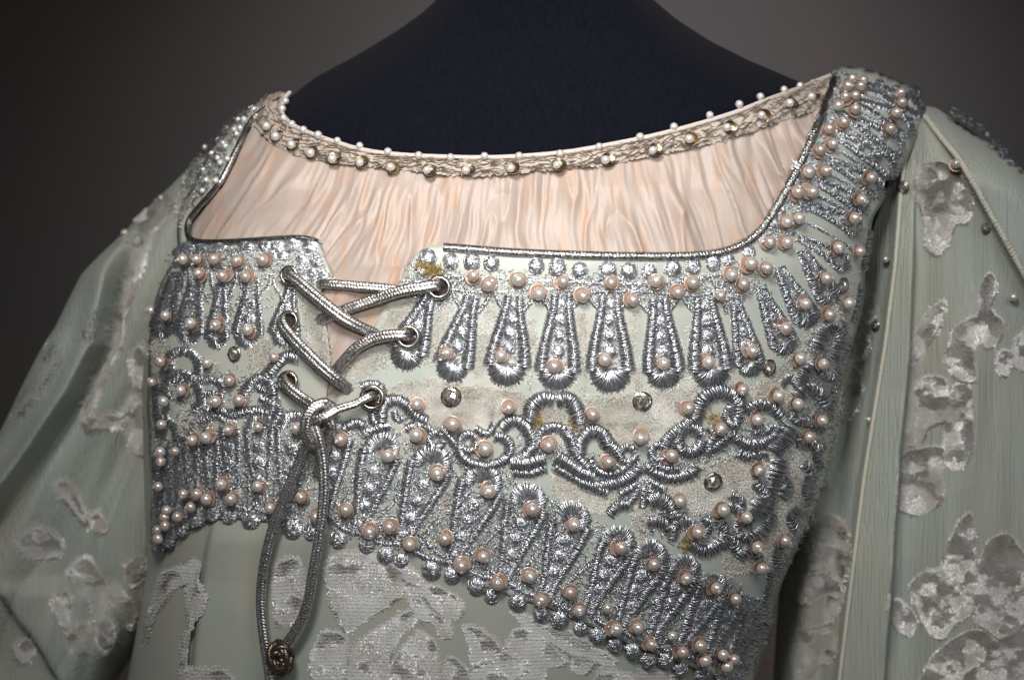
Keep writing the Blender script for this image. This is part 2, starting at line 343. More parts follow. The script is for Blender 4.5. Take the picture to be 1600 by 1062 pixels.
# ------------------------------------------------------------------ velvet pile
def closed_smooth(poly, k=5):
    p = np.asarray(poly, float); a, b, c, d = np.roll(p, 1, 0), p, np.roll(p, -1, 0), np.roll(p, -2, 0)
    t = np.linspace(0, 1, k, endpoint=False)[None, :, None]; a, b, c, d = (v[:, None] for v in (a, b, c, d))
    return (0.5*((2*b)+(-a+c)*t+(2*a-5*b+4*c-d)*t*t+(-a+3*b-3*c+d)*t**3)).reshape(-1, 2)
def pile(name, polys, surf, m, parent, off, height=0.0012, dens=0.55, step=8, fall=0.75, lean=(0.0, 1.0), rows=False, soft=5.0, rnd=0.14, wd=0.00036, zc=0.56, grow=0.0, zw=0.07, en=22, ge=0.30):
    """one velvet figure: low cushion of cloth with leaning fibres standing on it; off(px,py) is the cloth below"""
    acc = Acc()
    for poly in polys:
        pl = closed_smooth(poly)
        lo = pl.min(0)-8-grow; hi = pl.max(0)+8+grow; n = int((hi-lo).prod()*dens)
        q = lo+RNG.random((n, 2))*(hi-lo)
        if rows: q[:, 1] = np.round((q[:, 1]+6*fbm(q[:,0]/30, q[:,1]/30, 2))/5.5)*5.5+RNG.normal(0, 1.1, n)+3*np.sin(q[:, 0]*0.02)
        sd = edge_dist(q[:,0], q[:,1], pl)*np.where(inside(q[:,0], q[:,1], pl), 1, -1)+en*fbm(q[:,0]/16, q[:,1]/16, 3)+grow
        q = q[RNG.random(n) < sst(-soft*0.5, soft, sd)]; n = len(q)
        if n < 3: continue
        bl = surf
        while not hasattr(bl, 'thick'): bl = bl.b
        P, N = surf.S(q[:,0], q[:,1]); ok = bl.thick(P[:,0], P[:,2]) > 0.016; q, P, N = q[ok], P[ok], N[ok]; n = len(q)
        if n < 3: continue
        d = edge_dist(q[:,0], q[:,1], pl)
        e = 3.0; gx = edge_dist(q[:,0]+e, q[:,1], pl)-edge_dist(q[:,0]-e, q[:,1], pl); gy = edge_dist(q[:,0], q[:,1]+e, pl)-edge_dist(q[:,0], q[:,1]-e, pl)
        f = np.exp(-d/14)/6
        zone = sst(zc-zw, zc+zw, fbm(q[:,0]/22+3, q[:,1]/17+1, 4)+0.5-ge*np.exp(-d/11)*gy/6+0.3*ge*np.exp(-d/7))
        zone = 0.22+0.78*zone; a = fbm(q[:,0]/38+3, q[:,1]/38, 3)*5+math.pi/2
        lx = np.cos(a)*fall*(0.3+zone)-gx*f*0.8+RNG.normal(0, rnd, n); ly = (-0.22+(np.sin(a)*0.6+2.0)*zone)*fall-gy*f*0.8*zone+RNG.normal(0, rnd, n)
        ex = surf.pos(q[:,0]+1, q[:,1])-P; ey = surf.pos(q[:,0], q[:,1]+1)-P
        tip = norm(N+norm(ex)*lx[:, None]+norm(ey)*ly[:, None]); side = norm(np.cross(tip, N+RNG.normal(0, rnd, (n, 3))))
        b = P+N*(off(q[:,0], q[:,1])-0.0002)[:, None]
        hh = (height*RNG.uniform(0.7, 1.2, n))[:, None]
        Vb = np.stack([b-side*wd, b+side*wd, b+tip*hh+side*wd*0.5, b+tip*hh-side*wd*0.5], 1).reshape(-1, 3)
        acc.add(Vb, np.arange(4*n).reshape(n, 4))
    return acc.build(name, m, parent, smooth=False)

# ------------------------------------------------------------------ shared small meshes
def lathe(prof, n=24):
    V = []; F = []
    th = np.linspace(0, 2*math.pi, n, endpoint=False)
    for r, z in prof: V += [(r*math.cos(a), r*math.sin(a), z) for a in th]
    for i in range(len(prof)-1):
        for j in range(n): F.append((i*n+j, i*n+(j+1) % n, (i+1)*n+(j+1) % n, (i+1)*n+j))
    return np.array(V), np.array(F)
def pearl_mesh(name, m, bead):
    V, F = lathe([(max(0.002, math.cos(a)), math.sin(a)) for a in np.linspace(-math.pi/2, math.pi/2, 17)], 24)
    if not bead: return mesh(name, V, [F], [m])
    V2, F2 = lathe([(0.20+0.12*math.cos(a), 1.02+0.10*math.sin(a)) for a in np.linspace(0, 2*math.pi, 9)], 14)
    V3, F3 = lathe([(0.002, 1.0), (0.12, 1.004)], 14)  # flat disc, painted shade of the bead's opening
    return mesh(name, np.concatenate([V, V2, V3]), [F, F2+len(V), F3+len(V)+len(V2)], [m, M['pearl_white'], M['hole_shade']], True, [0, 1, 2])
PT = [mat('champagne_pearl_pale', (0.68,0.61,0.56), 0.22, metal=0.45, coat=1.0, spec=0.8), mat('champagne_pearl_rose', (0.58,0.475,0.425), 0.28, metal=0.45, coat=0.9, spec=0.8)]
PVAR = [pearl_mesh('pearl', m, b) for m in PT+[M['pearl']] for b in (False, True)]
PEARL = pearl_mesh('pearl', M['pearl'], False); PEARLB = pearl_mesh('beaded_pearl', M['pearl'], True); PEARLW = pearl_mesh('white_pearl', M['pearl_white'], False)
V, F = lathe([(0.10, 0.02), (0.55, 0.03), (0.80, 0.10), (1.0, 0.24), (1.0, 0.28), (0.79, 0.15), (0.54, 0.08), (0.10, 0.07), (0.10, 0.02)], 22)
SEQUIN = mesh('sequin', V, [F], M['sequin'])
def crystal_mesh():
    acc = Acc(); n = 8
    rings = [(1.0, 0.15), (1.0, 0.28), (0.80, 0.55), (0.48, 0.72)]
    V = []
    for k, (r, z) in enumerate(rings):
        o = math.pi/n*(k % 2 if k else 1)
        V += [(r*math.cos(o+2*math.pi*j/n), r*math.sin(o+2*math.pi*j/n), z) for j in range(n)]
    T = []
    for k in range(3):
        for j in range(n):
            a, b, c, d = k*n+j, k*n+(j+1) % n, (k+1)*n+(j+1) % n, (k+1)*n+j
            T += [(a, b, d), (b, c, d)] if k % 2 else [(a, b, c), (a, c, d)]
    V.append((0.06, -0.04, 0.70)); T += [(3*n+j, 3*n+(j+1) % n, 4*n) for j in range(n)]
    V = np.array(V, float); V[n:4*n, 2] += RNG.normal(0, 0.14, 3*n); V[-1, 2] += 0.12
    acc.add(V, T, 0)
    Vs, Fs = lathe([(1.02, 0.0), (1.14, 0.0), (1.16, 0.22), (1.04, 0.30), (1.02, 0.18)], 20); acc.add(Vs, Fs, 1)
    for j in range(4):
        a = math.pi/4+j*math.pi/2; c = np.array([math.cos(a), math.sin(a), 0]); s = np.array([-math.sin(a), math.cos(a), 0])*0.11
        v = [c*1.16+s, c*1.16-s, c*0.9-s+[0,0,0.46], c*0.9+s+[0,0,0.46], c*1.16+s+[0,0,0.34], c*1.16-s+[0,0,0.34]]
        acc.add(np.array(v), [(0,1,5,4),(4,5,2,3)], 1)
    return mesh('rhinestone', np.concatenate(acc.V), acc.F, [M['crystal'], M['brass']], False, acc.I)
CRYSTAL = crystal_mesh()
def basis(N, spin=0.0, tilt=(0, 0)):
    z = Vector(N).normalized(); x = Vector((1, 0, 0)); x = (x-z*x.dot(z)).normalized(); y = z.cross(x)
    return Matrix((x, y, z)).transposed().to_4x4() @ Matrix.Rotation(tilt[0], 4, 'X') @ Matrix.Rotation(tilt[1], 4, 'Y') @ Matrix.Rotation(spin, 4, 'Z')
def put(name, me, P, N, s, parent, spin=0.0, tilt=(0, 0)):
    o = link(name, me, parent); o.matrix_local = Matrix.Translation(Vector(P)) @ basis(N, spin, tilt) @ Matrix.Scale(s, 4); return o
def pearl(x, y, parent, r=10.0, seq=True, surf=D, base=0.0042, me=None, name='pearl'):
    P, N = surf.S(np.array([float(x)]), np.array([float(y)]), 8); R = r*PX*random.uniform(0.92, 1.07)
    Q = lift(P, N, base+R*1.0)[0]; N = N[0]
    Nn = norm(N-0.25*ray(Q)); put(name, me or random.choice(PVAR), Q, Nn, R, parent, random.random()*6, (random.gauss(0, .5), random.gauss(0, .5)))
    if seq:
        foot = Q-N*(R*1.03)
        t = norm(np.cross(N, [0.3, 0.1, 1])); a = random.uniform(0, 6.3); sh = (t*math.cos(a)+np.cross(N, t)*math.sin(a))*R*random.uniform(0.05, 0.34)
        put('sequin', SEQUIN, foot+sh-N*0.0003, N, R*1.34, parent, random.random()*6, (random.gauss(0, .10), random.gauss(0, .10)))
def stone(x, y, parent, r=14, surf=D, base=0.0032):
    P, N = surf.S(np.array([float(x)]), np.array([float(y)]), 8); Q = lift(P, N, base)[0]
    put('rhinestone', CRYSTAL, Q, N[0], r*PX, parent, random.random()*6, (random.gauss(0, .08), random.gauss(0, .08)))

def sweep(acc, P, N, a, b, ring=18, groove=0.0, braid=0.0, pitch=0.0017, i=0, caps=True):
    """tube along world points P with up vectors N; a half width, b half thickness"""
    n = len(P); T = norm(np.gradient(P, axis=0)); Sd = norm(np.cross(T, N)); Up = np.cross(Sd, T)
    s = np.concatenate([[0], np.cumsum(np.linalg.norm(np.diff(P, axis=0), axis=1))])
    th = np.linspace(0, 2*math.pi, ring, endpoint=False)
    f = 1-groove*np.exp(-((np.angle(np.exp(1j*(th-math.pi/2))))/0.38)**2)-groove*0.7*np.exp(-((np.angle(np.exp(1j*(th+math.pi/2))))/0.38)**2)
    R = np.ones((n, 1))*f[None, :]
    tri = np.abs(((th*3/math.pi) % 2)-1)
    if braid: R = R*(1+0.5*braid*(1-2*tri)[None, :]+braid*np.sin(2*math.pi*s[:, None]/pitch+4.5*tri[None, :])+RNG.normal(0, braid*0.25, R.shape))
    a = np.asarray(a)*np.ones(n); b = np.asarray(b)*np.ones(n)
    V = P[:, None]+Sd[:, None]*(a[:, None]*R*np.cos(th))[..., None]+Up[:, None]*(b[:, None]*R*np.sin(th))[..., None]
    bb = np.arange(n*ring).reshape(n, ring); r1 = np.roll(bb, -1, 1)
    acc.add(V.reshape(-1, 3), np.stack([bb[:-1], r1[:-1], r1[1:], bb[1:]], -1).reshape(-1, 4), i)
    if caps:
        for e in (0, n-1):
            Vc = np.vstack([V[e], P[e:e+1]]); acc.add(Vc, [(j, (j+1) % ring, ring) for j in range(ring)], i)
def on_cloth(path, surf=D, step=1.0):
    """path of (px,py,off mm) -> world points and up vectors"""
    c = resample([(p[0], p[1], (p[2] if len(p) > 2 else 4)*3) for p in path], step)
    P, N = surf.S(c[:,0], c[:,1], 14); Q = P+(-ray(P)*0.5+N*0.5)*(c[:, 2:3]/3000)
    return Q, N

# ================================================================== the setting
V = np.array([(-3,1.7,-2),(3,1.7,-2),(3,1.7,2),(-3,1.7,2)], float)
o = link('backdrop_wall', mesh('backdrop_wall', V, [[(0,1,2,3)]], M['wall'])); o['kind'] = 'structure'

# ================================================================== mannequin
V, F = Mn.solid(150, 150)
man = link('mannequin', mesh('mannequin', V, [F], M['jersey']))
man['label'] = 'black jersey-covered mannequin neck and shoulders wearing the dress'; man['category'] = 'mannequin'

# ================================================================== dress
dress = empty('dress', (0.0, 0.145, -0.28), 'pale mint gown with silver embroidered bodice, pearls and velvet sleeves on the mannequin', 'dress')

# skirt and lining below the yoke, all round the body
def skirt_fold(px, py):
    g = sst(850, 960, py)
    z = 0.0035*np.sin((px-250)/46.0+0.004*(py-900))*sst(760, 1000, py)*np.exp(-((px-300)/190)**2)
    e = np.interp(py, [780, 860, 1062, 1300], [338, 322, 300, 270])
    z = z+0.006*sst(-3, 9, px-e)*sst(790, 850, py)*np.exp(-np.maximum(px-e, 0)/420)
    return z+0.004*fbm(px/120, py/160, 3)*g
def skirt_off(px, py): return skirt_fold(px, py)
V, F = D.solid(230, 260, skirt_fold, zmax=(531-560)*PX*1.145)
skirt = link('skirt', mesh('skirt', V, [F], M['satin_skirt_dim']), dress)

# peach silk yoke
YT = [(402,190),(410,214),(440,234),(470,247),(520,256),(580,263),(640,269),(700,275),(740,277),(800,273),(850,268),(900,263),(950,258),(1000,247),(1050,237),(1100,228),(1150,212),(1200,197),(1250,181),(1292,170)]
def wr(px, py):
    q = px-np.interp(px, [300, 520, 900, 1250], [-0.62, -0.48, 0.10, 0.42])*(py-270)+40*fbm(px/150, py/150, 2)+16*fbm(px/60+7, py/60, 2)
    tp = sst(-8, 55, py-np.interp(px, [p[0] for p in YT], [p[1] for p in YT]))
    amp = 0.55+1.5*np.clip(fbm(px/95+21, py/90+5, 2)+0.25, 0, 1)          # gathers come in uneven bunches
    a = fbm(q/19, py/210, 2); b = fbm(q/52+9, py/260+4, 2); c = fbm(q/8+3, py/90, 2)
    rg = lambda sc, ly, o: np.clip(1-np.abs(fbm(q/sc+o, py/ly+o, 2))*8, 0, 1)**1.5
    z = 0.0004+(0.0085*b+0.0075*a*amp)*(0.5+0.5*tp)+0.0036*c*amp+(0.0024*rg(30, 210, 31)-0.0020*rg(38, 170, 50))*amp*(0.35+0.65*tp)
    return np.where(inside(px, py, panel_r_poly) | inside(px, py, panel_l_poly), np.minimum(z, 0)-0.0005, z)
yoke_poly = [(398,186),(436,182),(455,205),(500,222),(560,240),(640,250),(740,254),(850,249),(950,234),(1050,212),(1150,182),(1250,146),(1300,130),(1296,172),(1262,262),(1235,320),(1215,368),(1180,400),(1120,430),(1000,440),(760,440),(690,470),(650,540),(600,600),(570,690),(490,690),(455,600),(440,480),(420,425),(290,412),(290,350),(318,325),(352,285),(375,232)]

# ---- lace trim round the neckline
TU = [(455,150),(444,164),(443,180),(455,196),(476,208),(500,217),(530,227),(560,236),(600,243),(650,247),(700,249),(740,250),(790,249),(850,245),(900,239),(950,230),(1000,220),(1050,208),(1100,194),(1150,178),(1200,160),(1250,142),(1298,124)]
TL = [(412,160),(400,180),(402,202),(418,220),(440,234),(470,247),(500,253),(540,259),(580,264),(640,270),(700,277),(740,279),(790,276),(850,270),(900,266),(950,261),(1000,250),(1050,240),(1100,230),(1150,215),(1200,199),(1250,183),(1290,168)]
tu = resample(TU, 3); tl = resample(TL, 3); n = 380
tu = np.stack([np.interp(np.linspace(0,1,n), np.linspace(0,1,len(tu)), tu[:,k]) for k in (0,1)], 1)
tl = np.stack([np.interp(np.linspace(0,1,n), np.linspace(0,1,len(tl)), tl[:,k]) for k in (0,1)], 1)
k = 13; f = np.linspace(0, 1, k)[None, :, None]; q = tu[:, None]*(1-f)+tl[:, None]*f
q[:, -1] += RNG.normal(0, 1.2, (n, 2)); P, N = D.S(q[...,0], q[...,1])
hgt = 0.0022+0.0016*np.sin(f[..., 0]*math.pi)+0.0016*fbm(q[...,0]/5, q[...,1]/5, 3)
A = P+N*hgt[..., None]; b = np.arange(n*k).reshape(n, k)
trim_acc = Acc(); trim_acc.add(A.reshape(-1,3), np.stack([b[:-1,:-1], b[:-1,1:], b[1:,1:], b[1:,:-1]], -1).reshape(-1,4)[:, ::-1])
trim = trim_acc.build('neckline_trim', M['lace'], dress)
acc = Acc(); Q, N = on_cloth([(x, y-1, 3.6) for x, y in TU], D, 2.0); sweep(acc, Q, N, 0.0014, 0.0013, 10); acc.build('edge_piping', M['cream'], trim)
acc = Acc()
for i in range(9):
    s0 = RNG.uniform(0, 7); fr = 0.15+0.8*i/9+0.10*np.sin(np.linspace(0, 60+9*s0, n)+s0)+0.05*np.sin(np.linspace(0, 231, n)*(1+0.1*i))
    qq = tu*(1-fr[:, None])+tl*fr[:, None]; P, N = D.S(qq[:,0], qq[:,1]); P = P+N*(0.0040+0.0006*np.sin(np.linspace(0, 300, n)+s0))[:, None]
    tubes(acc, P[None], N[None], np.array([0.00022]))
acc.build('lace_threads', mat('brown_lace_thread', (0.21,0.165,0.125), 0.7), trim)
for x, y in [(446,158),(441,170),(443,184),(456,194),(474,203),(497,211),(527,220),(562,228),(606,237),(654,243),(704,246),(757,244),(811,244),(875,240),(936,229),(1000,214),(1053,198),(1109,180),(1155,163),(1188,151),(1225,140),(1250,134),(1270,130)]:
    pearl(x, y, trim, 6.6, False, base=0.0022, me=PEARLW)
V, F = lathe([(0.25, 0.0), (0.75, 0.05), (1.0, 0.35), (1.04, 0.36), (0.95, 0.02), (0.25, -0.1)], 16); CUP = mesh('bead_cup', V, [F], M['gold'])
for x, y in [(416,197),(430,213),(455,226),(485,239),(519,248),(562,254),(610,261),(667,266),(728,266),(798,263),(870,258),(946,250),(1020,235),(1077,217),(1136,199),(1190,180),(1234,161),(1268,151)]:
    pearl(x, y, trim, 7.2, False, base=0.0038, me=PEARLW)
    P, N = D.S(np.array([x+3.5]), np.array([y+0.5])); put('bead_cup', CUP, lift(P, N, 0.0040)[0], N[0], 11*PX, trim, 0, (random.gauss(0,.25), random.gauss(0,.25)))

# ---- bodice panels
INNER = [(692,384),(720,386),(800,392),(900,396),(1000,398),(1090,396),(1140,386),(1172,368),(1200,335),(1226,290),(1248,248),(1268,205),(1286,165),(1304,124)]
OUTER = [(1318,113),(1345,114),(1380,124),(1415,140),(1440,164),(1436,190),(1420,225),(1402,262),(1378,276),(1374,310),(1356,342),(1350,390),(1344,430),(1340,480),(1324,540),(1316,580),(1306,640),(1292,700),(1268,780),(1246,830),(1232,860),(1212,900),(1198,960),(1178,1030),(1168,1068)]
HEM = [(1130,1058),(1100,1048),(1040,1024),(980,1002),(920,974),(860,948),(800,930),(740,905),(690,880),(640,862),(590,848),(540,838)]
panel_r_poly = INNER+OUTER+HEM+[(522,832),(516,760),(514,690),(518,648),(530,622),(548,580),(572,540),(600,484),(626,440),(652,400),(668,388)]
panel_l_poly = [(298,380),(340,380),(400,378),(470,375),(498,380),(508,400),(522,438),(506,452),(502,470),(512,510),(518,570),(512,620),(506,650),(508,760),(514,834),(490,830),(450,815),(400,812),(365,808),(330,812),(300,822),(268,850),(250,866),(242,840),(244,760),(240,700),(238,640),(240,560),(244,500),(256,450),(275,415),(284,396),(286,340),(312,285),(340,232),(385,182),(425,158),(442,156),(398,192),(374,238),(348,290),(312,330),(298,352)]
yoke = cloth_patch('silk_yoke', yoke_poly, D, wr, 0.0008, M['silk'], dress, step=3.0)
pad = lambda px, py: 0.0030+0.0016*fbm(px/45, py/45, 3)
panel_r = cloth_patch('bodice_panel', panel_r_poly, D, pad, 0.0016, M['satin'], dress, step=7)
panel_l = cloth_patch('bodice_panel', panel_l_poly, D, pad, 0.0016, M['satin'], dress, step=7)
# silver piping along the neckline edge
acc = Acc(); Q, N = on_cloth([(x+2, y+4, 3.6) for x, y in INNER], D, 0.9); sweep(acc, Q, N, 0.0023, 0.0022, 20, braid=0.09, pitch=0.0019); acc.build('neckline_piping', M['piping'], panel_r)
acc = Acc(); Q, N = on_cloth([(438,160,3),(398,190,3.5),(374,236,4),(348,288,4),(314,328,4),(299,350,4),(300,372,4),(316,380,4),(360,380,4),(410,377,4),(470,374,4),(497,379,4)], D, 1.2); sweep(acc, Q, N, 0.0018, 0.0018, 16, braid=0.05, pitch=0.0011); acc.build('neckline_piping', M['piping'], panel_l)

# ---- velvet lying on the bodice
vp = lambda px, py: pad(px, py)+0.0002
R_V = [('cream', [(652,468),(625,478),(590,520),(560,562),(548,600),(580,585),(606,560),(622,520)]),
       ('cream', [(704,462),(690,478),(672,520),(658,560),(676,560),(692,516)]), ('cream', [(768,468),(752,500),(742,545),(748,590),(762,540),(772,500)]),
       ('taupe', [(612,606),(660,588),(716,600),(770,606),(828,618),(830,640),(800,650),(775,664),(740,676),(700,664),(660,662),(625,640)]),
       ('taupe', [(908,625),(955,618),(1000,612),(1070,605),(1086,625),(1072,655),(1040,672),(1008,694),(960,682),(930,668)]),
       ('taupe', [(1128,560),(1148,590),(1180,600),(1215,570),(1240,545),(1238,600),(1222,640),(1190,632),(1160,612),(1132,604)]),
       ('taupe', [(1075,730),(1110,722),(1150,712),(1200,712),(1192,755),(1170,785),(1130,790),(1090,800),(1055,775),(1050,748)]),
       ('taupe', [(824,642),(880,636),(906,650),(900,700),(840,702)]), ('taupe', [(1000,745),(1060,748),(1060,800),(1010,815),(985,790)]), ('cream', [(640,640),(690,650),(740,680),(700,700),(640,690)]), ('cream', [(1090,560),(1080,600),(1060,612),(1066,560),(1072,510)]), ('cream', [(915,560),(910,612),(900,560),(908,490)]), ('cream', [(835,540),(828,610),(822,560),(832,500)]), ('cream', [(995,560),(994,612),(986,560),(990,490)]),
       ('taupe', [(870,738),(905,752),(950,768),(975,790),(940,800),(900,790),(866,768)]),
       ('taupe', [(1222,700),(1262,700),(1256,770),(1226,830),(1200,858),(1180,842),(1206,790)]),
       ('taupe', [(1270,640),(1306,600),(1304,650),(1290,705),(1266,782),(1240,838),(1224,850),(1240,800),(1260,740)]),
       ('cream', [(1262,520),(1280,500),(1262,560),(1240,588),(1230,570)]), ('cream', [(1285,455),(1300,475),(1312,490),(1320,470),(1325,430),(1318,470),(1300,500),(1290,490)]),
       ('cream', [(690,780),(712,760),(722,790),(700,835),(684,830)]), ('cream', [(545,720),(560,735),(548,775),(540,760)]),
       ('taupe', [(985,812),(1005,800),(1012,850),(1000,870),(990,850)]), ('taupe', [(1130,862),(1180,850),(1196,872),(1170,890),(1130,885)])]
L_V = [('cream', [(478,462),(492,455),(505,475),(512,520),(514,575),(500,585),(490,550),(480,510)]), ('cream', [(246,530),(272,540),(276,570),(262,560),(247,556)]),
       ('cream', [(325,560),(350,575),(345,592),(330,600),(322,585)]), ('cream', [(395,550),(420,530),(432,545),(420,580),(402,585)]), ('cream', [(285,640),(310,640),(315,660),(300,680),(286,665)]),
       ('taupe', [(292,250),(315,240),(318,275),(305,320),(292,352),(282,330)])]
for kind, pl in R_V: pile('velvet_patch', [pl], D, M['pile_cream'] if kind == 'cream' else M['pile_bodice'], panel_r, vp, height=0.0009, dens=1.0, fall=0.7, soft=20, zc=0.42, zw=0.35, rnd=0.3, ge=0.0)
for kind, pl in L_V: pile('velvet_patch', [pl], D, M['pile_cream'] if kind == 'cream' else M['pile_bodice'], panel_l, vp, height=0.0009, dens=1.0, fall=0.7, soft=20, zc=0.42, zw=0.35, rnd=0.3, ge=0.0)

# ---- embroidered petals: U-shaped padded stitch with a column of knots
def petal(T, B, w0, w1, parent, side=18, head=34, bob=4, name='embroidered_petal', curve=0.0, fz=0.10, legs=0):
    """T open end, B tip of the rounded end, half widths w0 at T and w1 near B (photograph pixels)"""
    acc = Acc(); T = np.array(T, float); B = np.array(B, float); ax = B-T; L = np.hypot(*ax); ax /= L; nx = np.array([-ax[1], ax[0]])
    Cc = B-ax*w1; Ls = L-w1
    def pt(s, lat):                     # s along axis in px, lateral
        return T+ax*s+nx*(lat+curve*math.sin(math.pi*min(max(s/L, 0), 1)))
    r = w1-head*0.46
    for sg in (-1, 1):
        pth = [pt(Ls*t, sg*(w0+(w1-w0)*(t*t*(3-2*t))-side*0.5)) for t in np.linspace(0, 1, 9)]
        satin(acc, pth, [side*0.85, side, side*1.1, side*1.3])
    arc = [Cc+nx*r*math.cos(a)+ax*r*math.sin(a) for a in np.linspace(-0.25, math.pi+0.25, 13)]
    satin(acc, arc, [side*1.2, head*0.9, head, head, head*0.9, side*1.2], h=head*PX*0.20, gap=1.25)
    for k in range(legs):
        sg = -1+2*k/(legs-1) if legs > 1 else 0
        satin(acc, [pt(Ls*t, sg*(w0*0.15+(w1-w0)*0.42*t**1.2)) for t in np.linspace(0.0, 0.70, 5)], [6, 8, 8, 7])
    for i in range(bob):
        t = (i+0.5)/bob; bobble(acc, *pt(Ls*0.86*t, RNG.normal(0, 0.7)), min(10.5, max(5.0, (w0+(w1-w0)*t-side*0.75))), hk=0.6)
    quad = [pt(0, -w0*0.8), pt(Ls*0.9, -w1*0.55), pt(Ls*0.9, w1*0.55), pt(0, w0*0.8)]
    fuzz(acc, quad, fz, 8)
    return acc.build(name, SV, parent)
TOPP = [((672,462),(628,578),20,31),((738,462),(701,598),21,30),((803,464),(789,606),25,35),((877,462),(868,613),27,34),((951,462),(951,615),28,36),((1027,466),(1036,610),25,31),((1097,466),(1110,610),28,33),
        ((1143,462),(1172,590),15,23),((1182,448),(1228,556),15,22),((1212,420),(1264,512),16,21),((1246,392),(1298,478),15,20)]
for T, B, a, b in TOPP: petal(T, B, a*0.74, b*1.03, panel_r, side=19 if a > 18 else 14, head=43 if a > 18 else 27, bob=4, fz=0.08)
STR = [((1240,372),(1322,422),14,18),((1255,322),(1345,366),15,19),((1268,285),(1352,332),15,18),((1285,250),(1376,306),15,19),((1300,215),(1398,272),17,22),((1312,186),(1408,242),15,19),((1322,160),(1424,212),14,19),((1335,138),(1440,182),13,17)]
for T, B, a, b in STR: petal(T, B, a*0.62, b*0.86, panel_r, side=10.5, head=20, bob=3, curve=-5, fz=0.0005)
LPET = [((282,432),(255,535),16,20),((312,440),(298,542),17,23),((352,446),(343,548),14,19),((400,440),(390,548),18,25),((458,452),(444,546),15,25)]
for T, B, a, b in LPET: petal(T, B, a*0.76, b*1.0, panel_l, side=13, head=23, bob=3, fz=0.08)
# lower fans: round head above, legs running down to the hem
FAN = [((512,800),(532,655),13,27),((560,830),(606,672),15,34),((628,846),(686,692),16,37),((706,876),(766,722),16,38),((786,902),(833,752),16,36),((850,930),(902,780),16,35),((916,952),(976,820),14,31),((964,978),(1026,842),14,31),((1012,998),(1078,866),13,28),((1058,1012),(1122,894),12,27),((1100,1024),(1150,918),11,22),((1138,1024),(1178,930),10,18),((1160,1030),(1193,946),8,14)]
for T, B, a, b in FAN: petal(T, B, a, b, panel_r, side=15, head=min(36, b*1.02), bob=4, fz=0.07, name='embroidered_fan_petal', legs=2)
LFAN = [((455,806),(462,638),15,28),((412,792),(408,640),13,24),((372,786),(362,652),11,17),((338,790),(332,664),9,15),((308,800),(303,670),9,14),((280,818),(276,686),8,13),((258,838),(254,700),7,11)]
for T, B, a, b in LFAN: petal(T, B, a, b, panel_l, side=10, head=min(25, b*0.95), bob=4, fz=0.08, name='embroidered_fan_petal')

